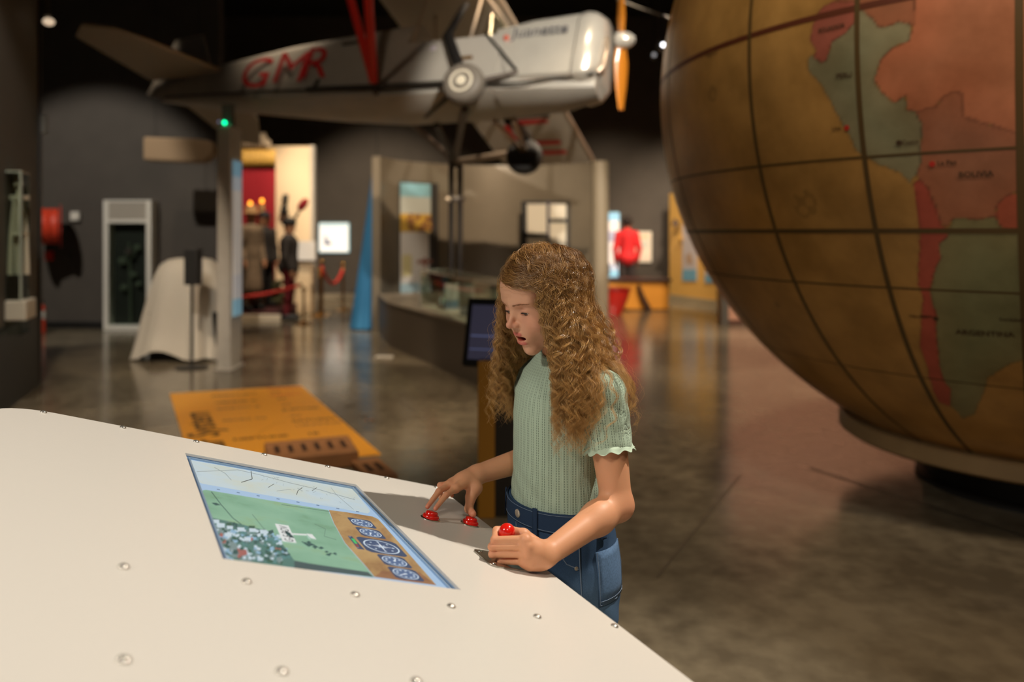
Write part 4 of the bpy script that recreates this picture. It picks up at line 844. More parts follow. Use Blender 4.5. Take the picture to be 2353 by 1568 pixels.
# --- wall case at far left: white shelf, glass box, model (all run parallel to the showcase wall)
Ysh = 6.45; q = lambda px, py, dy=0: P(px, py, Ysh+dy)
XW = lambda y: L0[0]+(L1[0]-L0[0])*(y-L0[1])/(L1[1]-L0[1])+.004
SLP = (L1[0]-L0[0])/(L1[1]-L0[1])
def slab(x1_, y0_, y1_, z0_, z1_, x0_=None):
    """box against the showcase wall: front right corner x1_ given at depth Ysh"""
    xr_ = lambda y: x1_+SLP*(y-Ysh); xl_ = (lambda y: x0_+SLP*(y-Ysh)) if x0_ is not None else XW
    return [V3(xl_(y0_), y0_, z0_), V3(xr_(y0_), y0_, z0_), V3(xr_(y1_), y1_, z0_), V3(xl_(y1_), y1_, z0_)], (0, 0, z1_-z0_)
x1 = q(60, 0)[0]; zs0, zs1 = q(0, 738)[2], q(0, 692)[2]; r = root('display_shelf', (x1-.1, Ysh+.15, zs0), 'thick white shelf sticking out of the dark showcase wall at the left edge', 'shelf')
MB().prism(*slab(x1, Ysh, Ysh+.34, zs0, zs1)).build('shelf_slab', mat('shelf_white', (206, 196, 176), .5), r, bevel=.012)
MB().prism(*slab(x1-.05, Ysh+.02, Ysh+.03, q(0, 772)[2], zs0)).prism(*slab(x1-.05, Ysh+.02, Ysh+.3, q(0, 772)[2], zs0, x1-.06)).build('glass_skirt', M_GLASS, r)
gx = q(46, 0)[0]; g0, g1 = zs1, q(0, 395)[2]
r = root('glass_box', (gx-.07, Ysh+.15, g0), 'clear glass box on the white shelf at the left edge', 'glass box')
MB().prism(*slab(gx, Ysh+.04, Ysh+.048, g0+.001, g1)).prism(*slab(gx, Ysh+.05, Ysh+.30, g0+.001, g1, gx-.008)).build('glass_panes', M_GLASS, r)
M_GE = mat('glass_edge_green', (176, 180, 162), .2)
MB().prism(*slab(gx+.003, Ysh+.036, Ysh+.31, g1, g1+.012)).prism(*slab(gx+.004, Ysh+.036, Ysh+.052, g0+.001, g1, gx-.014)).build('glass_edges', M_GE, r)
MB().prism(*slab(gx, Ysh+.30, Ysh+.31, g0+.001, g1)).build('back_board', mat('case_back_pale', (160, 152, 134), .7), r)
x2 = q(40, 0)[0]; z2 = q(0, 634)[2]; r = root('model_plinth', (x2-.06, Ysh+.15, g0), 'dark brown wooden plinth inside the glass box at the left edge', 'plinth')
MB().prism(*slab(x2, Ysh+.09, Ysh+.26, g0+.002, z2)).build('plinth_block', mat('dark_wood'), r, bevel=.006); MB().prism(*slab(x2+.006, Ysh+.08, Ysh+.27, g0+.001, g0+.03)).build('plinth_skirt', mat('dark_wood'), r, bevel=.004)
M_MOD = mat('model_cream', (222, 210, 184), .6); r = root('lattice_tower_model', (x2-.07, Ysh+.17, z2), 'cream lattice tower model standing on the brown plinth at the left edge', 'model')
for dx, dy in ((.0, 0), (.085, 0), (.0, .09), (.085, .09)):
    b0 = V3(x2-.135+dx, Ysh+.12+dy, z2+.001); t0 = V3(x2-.11+dx*.4, Ysh+.14+dy*.5, z2+.66); MB().tube([b0, (b0+t0)/2+V3((dx-.04)*.3, 0, 0), t0], [.022, .015, .011], 8).build('leg', M_MOD, r, smooth=40)
for z_, w_ in ((.34, .10), (.64, .12), (.76, .05)): MB().box((x2-.085, Ysh+.165, z2+z_), (w_, .08, .035)).build('cross_bar', M_MOD, r, bevel=.003)
MB().tube([(x2-.1, Ysh+.165, z2+.64), (x2-.085, Ysh+.165, z2+.86)], .011, 6).build('mast', M_MOD, r)
# --- far right: person in red, table, boat, yellow wall, pink wall
def dark_hair(ob, q, s_, f, l): MB().sphere(q(-.02, 0, 1.66), .108*s_, 14, sc=(1, .95, 1.05)).build('hair', mat('hair_dark', (40, 28, 24), .7), ob, smooth=60)
figure('person', V3(P(1441, 0, 16.4)[0], 16.4, 0), 1.78, 1.6, 'person in a red shirt standing with their back to us, reading the far wall', 'person', mat('person_skin', (150, 100, 80), .6), mat('shirt_red', (226, 40, 46), .8), mat('shorts_dark', (52, 44, 44), .8), dark_hair, .84)
Yt = 14.8; x0, x1 = P(1372, 0, Yt)[0], P(1538, 0, Yt)[0]; r = root('long_bench', ((x0+x1)/2, Yt+.3, 0), 'long bench with a dark top and bright orange side panels at the far right', 'bench')
zt = P(0, 641, Yt)[2]; MB().box2((x0, Yt, zt-.055), (x1+.05, Yt+.6, zt)).build('bench_top', mat('bench_dark', (56, 34, 24), .5), r, bevel=.01)
MB().box2((x0+.05, Yt+.06, .02), (x1, Yt+.55, zt-.056)).build('side_panel', mat('orange_panel', (222, 150, 50), .5), r, bevel=.006)
MB().tube([P(1466, 655, Yt)+V3(0, -.02, 0), P(1477, 685, Yt)+V3(0, -.03, 0), P(1490, 713, Yt)+V3(0, -.05, .01)], [.035, .045, .055], 10).build('bent_leg', mat('bench_dark'), r, smooth=50)
Yr = 14.1; r = root('red_boat', (P(1415, 0, Yr)[0], Yr, 0), 'glossy red boat-shaped seat in front of the long bench', 'seat')
a, b_ = P(1376, 668, Yr), P(1449, 668, Yr); rings = []
for t, z, wv in ((.0, .44, 1.0), (.35, .3, .92), (.7, .12, .74), (1, .0, .6)):
    cx_ = (a[0]+b_[0])/2-.05*t; rx = (b_[0]-a[0])/2*wv; rings.append([V3(cx_+rx*math.cos(k*math.pi/12), Yr+.25*wv*math.sin(k*math.pi/12), max(.002, z)) for k in range(24)])
MB().loft(rings).build('hull', mat('boat_red', (196, 40, 32), .18, coat=.6), r, smooth=50); rim_ = [p+V3(0, 0, .012) for p in rings[0]]; MB().tube(rim_+[rim_[0]], .02, 8, caps=False).build('rim', mat('boat_rim', (150, 28, 24), .3), r, smooth=50)
ya_, yb_ = P(1538, 0, 17.0), P(1645, 0, 15.4); ya_[2] = yb_[2] = 0; yn = V3(-(yb_-ya_)[1], (yb_-ya_)[0], 0); yn /= np.linalg.norm(yn); yn = yn if yn[1] > 0 else -yn
r = root('yellow_partition', (ya_+yb_)/2, 'yellow display wall with two posters beside the globe', 'partition'); zt = 2.15; yb2 = ya_+(yb_-ya_)*1.02
MB().prism([ya_+V3(0, 0, .14), yb2+V3(0, 0, .14), yb2+yn*.2+V3(0, 0, .14), ya_+yn*.2+V3(0, 0, .14)], (0, 0, zt)).build('yellow_board', mat('wall_yellow', (232, 184, 96), .6), r, bevel=.006)
MB().prism([ya_-yn*.02, yb2-yn*.02, yb2+yn*.2, ya_+yn*.2], (0, 0, .14)).build('plinth', mat('plinth_pale', (172, 158, 128), .5), r)
yd_ = (yb_-ya_); yl = np.linalg.norm(yd_); yd_ /= yl
def yp(px, py):
    d = V3((px-CX)/FPX, 1, -(py-CY)/FPX); k = np.dot(ya_-V3(0, 0, EYE), yn)/np.dot(d, yn); return V3(0, 0, EYE)+d*k
for i, (x0, x1, y0, y1, lb) in enumerate(((1569, 1602, 515, 646, 'white and blue poster on the yellow display wall near its left end'), (1621, 1642, 560, 650, 'narrow blue-footed poster on the yellow display wall next to the globe'))):
    p00, p10, p11, p01 = yp(x0, y1), yp(x1, y1), yp(x1, y0), yp(x0, y0); c = (p00+p11)/2; rr_ = root('wall_poster', c, lb, 'poster', 'posters on the yellow wall')
    MB().prism([p-yn*.01 for p in (p00, p10, p11, p01)], yn*.009).build('sheet', mat('poster_white', (206, 200, 200), .6), rr_)
    up_ = V3(0, 0, 1); hh_ = p01[2]-p00[2]
    MB().prism([p00-yn*.014, p10-yn*.014, p10-yn*.014+up_*hh_*.2, p00-yn*.014+up_*hh_*.2], yn*.003).build('blue_foot', mat('poster_blue', (120, 178, 206), .6), rr_)
    e_ = (p10-p00); MB().prism([p00-yn*.014+e_*.3+up_*hh_*.3, p00-yn*.014+e_*.75+up_*hh_*.3, p00-yn*.014+e_*.6+up_*hh_*.48, p00-yn*.014+e_*.25+up_*hh_*.45], yn*.003).build('picture', mat('poster_picture', (190, 160, 130), .6), rr_)
c = yp(1561, 512)-yn*.1; r = root('wall_lamp', c, 'small dark triangular wall lamp on the yellow display wall', 'lamp'); MB().lathe([(.09, -.06), (.02, .08), (.001, .085)], c, n=16).build('lamp_shade', mat('bench_dark'), r, smooth=40); MB().tube([c+V3(0, 0, .03), c+yn*.1], .012, 8).build('bracket', M_BLACK, r)
c = yp(1567, 549)-yn*.02; tag(MB().lathe([(.055, 0), (.055, .018), (.045, .022), (.001, .022)], c, tuple(-yn), 20).build('round_badge', mat('badge_yellow', (226, 176, 70), .4), loc=c, smooth=40), 'round golden badge under the triangular wall lamp', 'badge')
struct('wall_pink', MB().box2((3.42, 12.6, 0), (9.3, 12.8, 3.2)), mat('wall_pink_brown', (206, 156, 128), .6, noise=.1, nscale=6)); struct('trim_3', MB().box2((3.3, 12.56, 0), (3.42, 12.84, 3.22)), mat('trim_grey', (96, 92, 84), .4), bevel=.005); struct('trim_4', MB().box2((3.42, 12.57, 0), (9.3, 12.6, .07)), mat('trim_brown', (92, 58, 44), .6))
for k in range(3):
    o0 = [P(1430, 0, 7.5), P(1380, 0, 6.9), P(1500, 0, 9)][k]
c = root('power_cable', (2.0, 9.0, 6.2), 'thin grey cable running under the black ceiling above the propeller', 'cable')
MB().tube([P(1418, -2, 9.0), P(1470, 18, 9.0), P(1535, 40, 9.0), V3(2.6, 9, 3.6), V3(3.2, 9.0, 6.2)], .012, 8).build('cable', mat('cable_grey', (128, 124, 118), .5), c, smooth=60)
# ------------------------------------------------------------------ the suspended light aircraft
A_ = V3(.91, -.41, .0); A_ /= np.linalg.norm(A_); B_ = V3(.37, .82, -.43); B_ -= A_*np.dot(A_, B_); B_ /= np.linalg.norm(B_); U_ = np.cross(A_, B_)
OA = P(1050, 150, 8.0)
def Q(a, b, u): return OA+A_*a+B_*b+U_*u
plane = thing('light_aircraft', OA, 'silver high-wing light aircraft hanging tilted under the black ceiling, red struts and letters', 'aircraft')
M_SILVER = mat('silver_dope', (172, 166, 156), .45, .15, noise=.05, nscale=5)
M_COWL = mat('polished_cowl', (206, 200, 188), .26, .35, noise=.04, nscale=6)
M_WING = mat('wing_cream', (176, 164, 146), .6)
M_PRED = mat('strut_red', (206, 36, 26), .4); M_LRED = mat('letter_red', (196, 18, 22), .55)
M_TYRE = mat('tyre_grey', (112, 104, 94), .55); M_TYREB = mat('tyre_black', (24, 22, 21), .6); M_TUBE = mat('tube_grey', (92, 82, 74), .45, .4); M_DTUBE = mat('tube_dark', (40, 37, 34), .5); M_LTUBE = mat('tube_light', (190, 172, 152), .3, .6)
def section(a, ht, hb, deck, sh, ch, be, n=6):
    """fuselage cross-section, rounded deck on top and rounded belly"""
    pts = []
    for i in range(n+1):
        t = math.pi*i/n; pts.append(Q(a, -ht*math.cos(t), sh+(deck-sh)*math.sin(t)))
    for i in range(n+1):
        t = math.pi*i/n; c = math.cos(t); pts.append(Q(a, hb*math.copysign(abs(c)**.7, c), ch+(be-ch)*math.sin(t)**.8))
    return pts
SEC = [(-4.0, .04, .04, .10, .08, -.08, -.11), (-3.5, .10, .09, .20, .16, -.13, -.20), (-3.0, .15, .14, .29, .20, -.19, -.28), (-2.0, .22, .21, .40, .24, -.28, -.41), (-1.2, .27, .27, .46, .20, -.36, -.51), (-.62, .29, .29, .50, .14, -.42, -.56), (-.45, .29, .29, .50, .12, -.43, -.57), (-.44, .29, .29, .12, .10, -.43, -.57), (.3, .29, .29, .11, .09, -.44, -.57), (.62, .285, .285, .12, .1, -.44, -.55)]
MB().loft([section(*s) for s in SEC]).build('fuselage', M_SILVER, plane, smooth=35)
COW = [(.60, .285, .285, .26, .10, -.38, -.44), (.9, .285, .28, .31, .16, -.40, -.45), (1.35, .27, .27, .35, .18, -.41, -.45)]
# slanted cowl rear edge
mb = MB(); rings = [section(*s) for s in COW]
sl = [p-A_*(.34*(.2-np.dot(p-OA, U_))*-1 if False else 0) for p in rings[0]]
rings[0] = [p+A_*(.42*(-(np.dot(p-OA, U_))+.1)*.9-.05) for p in rings[0]]
mb.loft(rings, caps=False); mb.build('engine_cowling', M_COWL, plane, smooth=35)
mb = MB().loft([section(1.36, .272, .272, .352, .18, -.41, -.45), section(1.42, .28, .28, .36, .19, -.41, -.45), section(1.5, .27, .27, .345, .18, -.39, -.43), section(1.58, .22, .22, .28, .14, -.31, -.35), section(1.6, .12, .12, .15, .06, -.18, -.2)])
mb.build('nose_ring', M_COWL, plane, smooth=50)
MB().loft([section(.62, .27, .27, .0, -.1, -.45, -.56), section(1.2, .22, .22, -.2, -.3, -.46, -.56), section(1.55, .12, .12, -.3, -.35, -.44, -.5)]).build('belly_fairing', M_SILVER, plane, smooth=40)
# joint strip behind the cowling, lettering
MB().tube([Q(.44, -.292, .1), Q(.62, -.296, -.1), Q(.84, -.292, -.36)], .018, 8, flat=.5).build('cowl_strap', mat('black_rubber', (22, 20, 19), .5), plane, smooth=50)
mb = MB(); mb.text('Juanette', Q(.72, -.294, .02), A_, U_, .17, 0); mb.sphere(Q(.66, -.29, .03), .03, 8, 1); mb.build('cowl_lettering', [mat('script_navy', (70, 70, 82), .5), mat('script_red', (196, 90, 70), .5)], plane, normals=False)
def side_pt(a, u):
    """near side of the rear fuselage"""
    for s0, s1 in zip(SEC[:-1], SEC[1:]):
        if s0[0] <= a <= s1[0]:
            t = (a-s0[0])/(s1[0]-s0[0]); ht = s0[1]+(s1[1]-s0[1])*t; return Q(a, -ht-.012, u)
    return Q(a, -.3, u)
for t_, a0 in (('G', -2.62), ('M', -2.12), ('R', -1.72)):
    p0, p1, p2 = side_pt(a0, -.2), side_pt(a0+.3, -.2), side_pt(a0, .16)
    p0 = p0-B_*.04; mb = MB(); mb.text(t_, p0, p1-p0, U_, .58, 0); mb.build('registration_letter', M_LRED, plane, normals=False)
MB().box(Q(.27, -.295, -.16), (.15, .006, .04), (A_, B_, U_)).build('name_plate', mat('plate_brown', (96, 70, 36), .5), plane); MB().box(Q(-.12, -.295, .0), (.07, .006, .05), (A_, B_, U_)).build('maker_plate', mat('plate_pale', (196, 186, 196), .4), plane)
MB().box(Q(-1.1, -.285, .2), (.34, .012, .035), (A_, B_, U_)).build('hatch_line', mat('groove_grey', (90, 84, 76), .6), plane)
MB().tube([Q(-3.9, -.06, -.1), Q(-2, -.235, -.29), Q(-.5, -.30, -.45), Q(.9, -.29, -.50), Q(1.56, -.2, -.40)], .012, 8).build('lower_longeron', M_DTUBE, plane, smooth=50)
MB().tube([Q(-1.55, -.28, -.34), Q(-.6, -.34, -.43), Q(.3, -.33, -.46)], .018, 8).tube([Q(-1.45, -.27, -.23), Q(-1.47, -.28, -.34)], .02, 8).build('foot_step', M_DTUBE, plane, smooth=50)
# wing: two panels, cabane above the cockpit
def wing(b0, b1, name):
    rings = []; ch0, ch1 = .32, -1.02
    prof = [(1, 0), (.94, .045), (.8, .075), (.55, .085), (.25, .05), (0, .004), (.25, -.008), (.6, -.02), (.9, -.03)]
    for b in np.linspace(b0, b1, 6):
        e = 1.0; rings.append([Q(ch1+(ch0-ch1)*x, b, .80+z*1.2) for x, z in prof])
    return MB().loft(rings).build(name, M_WING, plane, smooth=50)
wing(-3.3, -.0, 'near_wing'); wing(.0, 3.3, 'far_wing')
for b, t_ in ((.75, 'H'), (1.4, 'V'), (2.1, 'U'), (2.85, 'I')):
    mb = MB(); mb.text(t_, Q(-.62, b, .768), B_, A_, 1.05, 0); o_ = mb.build('wing_letter', M_LRED, plane, normals=False)
MB().tube([Q(.3, .0, .82), Q(.325, 1.4, .81), Q(.325, 3.28, .81)], .03, 8).build('leading_edge', M_LTUBE, plane, smooth=50)
for b in (-.12, .12):
    MB().tube([Q(.18, b, .80), Q(.22, b*1.8, .10)], .018, 8).build('cabane_strut', M_LTUBE, plane, smooth=50); MB().tube([Q(.18, b, .80), Q(.62, b*2.1, .22)], .018, 8).build('cabane_strut', M_LTUBE, plane, smooth=50); MB().tube([Q(-.5, b, .80), Q(-.42, b*2, .12)], .014, 8).build('cabane_strut', M_LTUBE, plane, smooth=50)
MB().prism([Q(.36, -.18, .14), Q(.62, -.18, .25), Q(.36, -.14, .52)], B_*.36).build('windscreen', glass(), plane)
MB().sphere(Q(.2, 0, .82), .06, 12).build('cabane_joint', M_LTUBE, plane, smooth=60)
# red lift struts
fo = Q(-.66, -.36, -.40)
MB().tube([fo, Q(.05, -2.35, .78)], .045, 10, flat=.6).build('lift_strut', M_PRED, plane, smooth=50); MB().tube([fo, Q(-.62, -2.05, .78)], .045, 10, flat=.6).build('lift_strut', M_PRED, plane, smooth=50)
fo2 = Q(-.1, .34, -.42)
for a in (.1, -.6): MB().tube([fo2, Q(a, 2.1, .78)], .03, 10).build('lift_strut', M_DTUBE, plane, smooth=50)
# tail
mb = MB().prism([Q(-3.05, -.08, .14), Q(-3.4, -.9, .02), Q(-3.62, -1.2, -.02), Q(-3.9, -1.32, -.04), Q(-4.2, -1.15, -.02), Q(-4.2, -.1, .13)], U_*.04); mb.build('near_tailplane', M_WING, plane, bevel=.012)
MB().tube([Q(-3.05, -.08, .16), Q(-3.38, -.87, .04), Q(-3.6, -1.18, .0)], .024, 8).build('tailplane_edge', M_LTUBE, plane, smooth=50)
MB().prism([Q(-3.05, .08, .14), Q(-3.35, .9, .14), Q(-3.75, 1.45, .14), Q(-4.15, 1.3, .14), Q(-4.15, .1, .14)], U_*.04).build('far_tailplane', M_WING, plane, bevel=.012)
MB().prism([Q(-3.3, -.015, .18), Q(-3.75, -.015, .85), Q(-4.2, -.015, .82), Q(-4.3, -.015, .0), Q(-4.0, -.015, -.08)], B_*.03).build('tail_fin', M_SILVER, plane, bevel=.01)
MB().sphere(Q(-4.02, 0, -.02), .05, 12).build('tail_lamp', mat('lamp_glass', (200, 190, 176), .2), plane, smooth=60)
# engine front: propeller, spinner, exhaust
MB().lathe([(.05, -.02), (.085, .0), (.085, .05), (.07, .11), (.03, .16), (.001, .165)], Q(1.66, 0, .10), A_, 20).build('spinner', M_COWL, plane, smooth=50)
pr = U_*.905-B_*.425; pr /= np.linalg.norm(pr); pt = np.cross(A_, pr); rings = []
for s_ in np.linspace(-.64, .64, 21):
    wd = .075*(1-(abs(s_)/.64)**3*.6)*(.55+.45*min(1, abs(s_)/.2)); tw = .9-.55*abs(s_)*1.0; sg = 1 if s_ > 0 else -1
    ca, sa = math.cos(tw)*1, math.sin(tw)*sg; c = Q(1.69, 0, .10)+pr*s_; x = pt*ca+A_*sa; y = A_*ca-pt*sa; th = .022*(1-abs(s_)*.6)
    rings.append([c+x*wd*math.cos(t)+y*th*math.sin(t) for t in np.linspace(0, 2*math.pi, 12, endpoint=False)])
MB().loft(rings).build('propeller', mat('propeller_wood', (196, 122, 36), .3, coat=.5), plane, smooth=50)
MB().tube([Q(1.6, -.14, .03), Q(1.635, -.16, -.08), Q(1.63, -.17, -.3), Q(1.58, -.16, -.36)], .024, 10).build('exhaust_pipe', M_LTUBE, plane, smooth=50)
# undercarriage: wheels, legs
wn = P(1066, 194, 7.25); wf = P(1205, 360, 8.62); wax = (wf-wn)/np.linalg.norm(wf-wn)
wx = -B_+A_*.12-U_*.15; wx /= np.linalg.norm(wx)
def wheel(c, ax, r_, label, tyre, hubm):
    w_ = r_*.42; pr_ = [(r_*.55, -w_), (r_*.8, -w_*1.02), (r_*.94, -w_*.75), (r_, -w_*.3), (r_, w_*.3), (r_*.94, w_*.75), (r_*.8, w_*1.02), (r_*.55, w_)]
    t_ = MB().lathe(pr_, c, ax, 36).build('wheel', tyre, plane, smooth=50)
    MB().lathe([(r_*.56, w_*.7), (r_*.56, w_*1.0), (r_*.50, w_*1.06), (r_*.30, w_*.86), (r_*.26, w_*.86), (r_*.24, w_*1.1), (r_*.16, w_*1.16), (r_*.001, w_*1.16)], c, ax, 32).build('wheel_hub', hubm, t_, smooth=40)
wheel(wn, wx, .198, '', M_TYRE, mat('hub_cream', (222, 212, 190), .35)); wheel(wf, -wx, .20, '', M_TYREB, mat('hub_cream'))
MB().tube([Q(.06, -.2, .60), Q(.04, -.34, .10), wn-wx*.05], [.04, .055, .055], 10, flat=.6).build('shock_leg', mat('black_rubber'), plane, smooth=50)
MB().tube([wn, Q(.85, -.28, -.37)], .022, 8).build('gear_strut', M_TUBE, plane, smooth=50)
MB().tube([wn, Q(-.25, .05, -.56)], .02, 8).build('gear_strut', M_DTUBE, plane, smooth=50)
for a in (.42, .62): MB().tube([Q(a, .25, -.54), wf+U_*.05+A_*(.1*(a-.5))], .026, 8).build('gear_strut', M_LTUBE, plane, smooth=50)
MB().tube([Q(.55, .28, -.5), wf+U_*.25], .05, 10).build('shock_leg', mat('black_rubber'), plane, smooth=50)
# stand: twin poles on the counter that carry the aircraft
Ys = 9.5; zc_ = .56; st = thing('aircraft_stand', V3(P(1047, 0, Ys)[0], Ys, zc_), 'twin black poles with a splayed tubular head that carry the aircraft', 'stand')
M_POLE = mat('pole_black', (44, 38, 34), .4, .3)
for x in (1037, 1057): MB().tube([V3(P(x, 0, Ys)[0], Ys, zc_), P(x, 378, Ys)], .034, 14).build('pole', M_POLE, st, smooth=50)
hd = P(1044, 372, Ys); MB().sphere(hd, .075, 14, sc=(1.1, .8, 1)).build('head_block', M_POLE, st, smooth=60)
c = P(1047, 458, Ys); MB().lathe([(.105, -.03), (.115, 0), (.105, .03)], c, n=20).build('collar', M_TUBE, st, smooth=50); MB().sphere(P(1029, 459, Ys-.1), .035, 12).build('collar_bolt', M_LTUBE, st, smooth=60)
for tgt, m_, r_ in ((Q(-.66, -.30, -.46), M_TUBE, .034), (wn+V3(0.0, .15, -.2), M_TUBE, .036), (wf-V3(.05, .02, -.05), M_LTUBE, .036), (Q(-.2, .2, -.56), M_POLE, .03)): MB().tube([hd, tgt], r_, 10).build('support_arm', m_, st, smooth=50)
# ------------------------------------------------------------------ the giant globe
gdir = V3(.5484, .8231, .1479); GY = 4.6; GD = GY/gdir[1]; GC = V3(0, 0, EYE)+gdir*GD; GR = GD*math.sin(math.radians(22.85))
globe = thing('giant_globe', GC*V3(1, 1, 0), 'giant antique style globe turned to South America, on a low round base', 'globe')
az0 = math.atan2(-GC[0], -GC[1])      # azimuth of the camera side
def g_ll(px, py):
    """photo pixel -> longitude/latitude on the globe (limb points are clamped)"""
    d = V3((px-CX)/FPX, 1, -(py-CY)/FPX); d /= np.linalg.norm(d); o = V3(0, 0, EYE)-GC; b = np.dot(o, d); cc = np.dot(o, o)-GR*GR; disc = max(0, b*b-cc)
    p = (o+d*(-b-math.sqrt(disc)))/GR; lon = math.atan2(p[0], p[1])-az0; lon = (lon+math.pi) % (2*math.pi)-math.pi
    return -lon, math.asin(max(-1, min(1, p[2])))
def g_pt(lon, lat, h=0.0):
    a = az0-lon; return GC+V3(math.sin(a)*math.cos(lat), math.cos(a)*math.cos(lat), math.sin(lat))*(GR+h)
REG = {
 'colombia': ((150, 98, 70), [(1960, -180), (2100, -200), (2104, 10), (2100, 54), (2095, 60), (2088, 56), (2066, 50), (2034, 63), (2018, 63), (2005, 43), (1980, 23), (1968, 24), (1900, -10), (1880, -60)]),
 'ecuador': ((164, 96, 80), [(1864, 75), (1878, 32), (1898, 11), (1927, 3), (1968, 4), (1966, 47), (1946, 75), (1911, 96), (1900, 139), (1888, 145), (1870, 134), (1875, 115), (1863, 94)]),
 'brazil': ((178, 114, 82), [(2103, -200), (2104, 10), (2098, 60), (2090, 93), (2050, 110), (2023, 139), (2007, 182), (2026, 214), (2056, 238), (2080, 220), (2082, 254), (2104, 257), (2150, 245), (2170, 220), (2190, 212), (2208, 215), (2210, 245), (2215, 270), (2240, 278), (2290, 292), (2320, 302), (2345, 310), (2420, 340), (2620, 330), (2700, -200)]),
 'peru': ((136, 134, 104), [(1855, 137), (1860, 166), (1884, 190), (1911, 236), (1935, 284), (1954, 316), (1967, 345), (2007, 370), (2066, 396), (2090, 418), (2107, 402), (2117, 375), (2115, 337), (2119, 284), (2104, 257), (2082, 254), (2080, 220), (2056, 238), (2026, 214), (2007, 182), (2023, 139), (2050, 110), (2090, 93), (2095, 60), (2088, 56), (2066, 50), (2034, 63), (2018, 63), (2005, 43), (1980, 23), (1968, 30), (1966, 47), (1946, 75), (1911, 96), (1900, 139), (1888, 145), (1870, 134), (1866, 124)]),
 'bolivia': ((160, 104, 76), [(2119, 284), (2104, 257), (2150, 245), (2170, 220), (2190, 212), (2208, 215), (2210, 245), (2215, 270), (2240, 278), (2290, 292), (2345, 310), (2430, 345), (2430, 430), (2351, 436), (2308, 453), (2291, 472), (2288, 499), (2248, 506), (2191, 502), (2178, 522), (2162, 516), (2145, 466), (2132, 433), (2112, 413), (2107, 402), (2117, 375), (2115, 337)]),
 'paraguay': ((178, 92, 68), [(2430, 430), (2351, 436), (2308, 453), (2291, 472), (2288, 505), (2300, 524), (2353, 530), (2440, 560)]),
 'chile': ((172, 82, 66), [(2099, 423), (2109, 486), (2112, 526), (2113, 552), (2109, 615), (2109, 652), (2122, 691), (2115, 764), (2114, 798), (2128, 837), (2143, 894), (2158, 925), (2183, 935), (2185, 894), (2166, 868), (2158, 825), (2151, 741), (2155, 731), (2142, 691), (2138, 665), (2152, 615), (2162, 592), (2158, 559), (2178, 545), (2180, 529), (2162, 516), (2145, 466), (2132, 433), (2112, 413)]),
 'argentina': ((130, 128, 90), [(2180, 529), (2191, 502), (2248, 506), (2288, 499), (2300, 524), (2353, 535), (2440, 570), (2460, 700), (2353, 826), (2311, 841), (2269, 868), (2254, 917), (2239, 952), (2212, 963), (2185, 934), (2185, 894), (2166, 868), (2158, 825), (2151, 741), (2155, 731), (2142, 691), (2138, 665), (2152, 615), (2162, 592), (2158, 559), (2178, 545)]),
}
def subdiv_wobble(pts, g, amp=2.2, seg=14):
    out = []
    for (x0, y0), (x1, y1) in zip(pts, pts[1:]+pts[:1]):
        n = max(1, int(math.hypot(x1-x0, y1-y0)/seg))
        for i in range(n): out.append((x0+(x1-x0)*i/n+(g.uniform(-amp, amp) if i else 0), y0+(y1-y0)*i/n+(g.uniform(-amp, amp) if i else 0)))
    return out
la = np.concatenate([np.linspace(-89.9, -62, 24), np.linspace(-62, 34, 440)[1:], np.linspace(34, 89.9, 30)[1:]]); lo = np.concatenate([np.linspace(-180, -78, 40), np.linspace(-78, 45, 470)[1:], np.linspace(45, 180, 50)[1:]])
LO, LA = np.meshgrid(np.radians(lo), np.radians(la)); a = az0-LO
V = np.stack([np.sin(a)*np.cos(LA), np.cos(a)*np.cos(LA), np.sin(LA)], -1).reshape(-1, 3)*GR+GC
nr, ncl = LO.shape; ii = np.arange(nr*ncl).reshape(nr, ncl); F = np.stack([ii[:-1, :-1], ii[1:, :-1], ii[1:, 1:], ii[:-1, 1:]], -1).reshape(-1, 4)
colr = np.tile(np.array(lin((178, 132, 70))), (nr*ncl, 1)); fl, fa_ = LO.ravel(), LA.ravel()
def inside(pl):
    x = np.array([p[0] for p in pl]); y = np.array([p[1] for p in pl]); sel = (fl > x.min()-.1) & (fl < x.max()+.1) & (fa_ > y.min()-.1) & (fa_ < y.max()+.1); idx = np.nonzero(sel)[0]; px_, py_ = fl[idx], fa_[idx]; c = np.zeros(len(idx), bool); dm = np.full(len(idx), 9.0)
    for i in range(len(x)):
        x0, y0, x1, y1 = x[i], y[i], x[(i+1) % len(x)], y[(i+1) % len(x)]
        m = (y0 > py_) != (y1 > py_); t = np.where(m, (x1-x0)*(py_-y0)/((y1-y0) if y1 != y0 else 1e-9)+x0, -9); c ^= m & (px_ < t)
        dx, dy = x1-x0, y1-y0; L2 = dx*dx+dy*dy+1e-12; tt = np.clip(((px_-x0)*dx+(py_-y0)*dy)/L2, 0, 1); dm = np.minimum(dm, np.hypot(px_-x0-tt*dx, py_-y0-tt*dy))
    return idx, c, dm
g_ = random.Random(3)
for nm, (c, pts) in REG.items():
    pl = [g_ll(x, y) for x, y in subdiv_wobble(pts, g_)]; idx, ins, dm = inside(pl); base = np.array(lin(c)); d = dm[ins]
    k = np.clip(d/.075, 0, 1)[:, None]; edge = base*np.array([1.06, .93, .88]); colr[idx[ins]] = edge*(1-k)+base*k      # printed tint is stronger along the border
    e = dm < .0022; colr[idx[e]] = colr[idx[e]]*.72
# printed sea sketches
for (x, y, r_) in ((1850, 470, 26), (1637, 215, 15), (1785, 700, 9)):
    l0, t0 = g_ll(x, y); dd = np.hypot(fl-l0, fa_-t0); rr = r_/FPX*4/GR*1.2; q_ = (dd < rr) & ((np.sin(fl*150)*np.sin(fa_*170) > -.1)); colr[q_] *= .72
ME = fast_mesh('globe_shell', V, F); set_col(ME, colr)
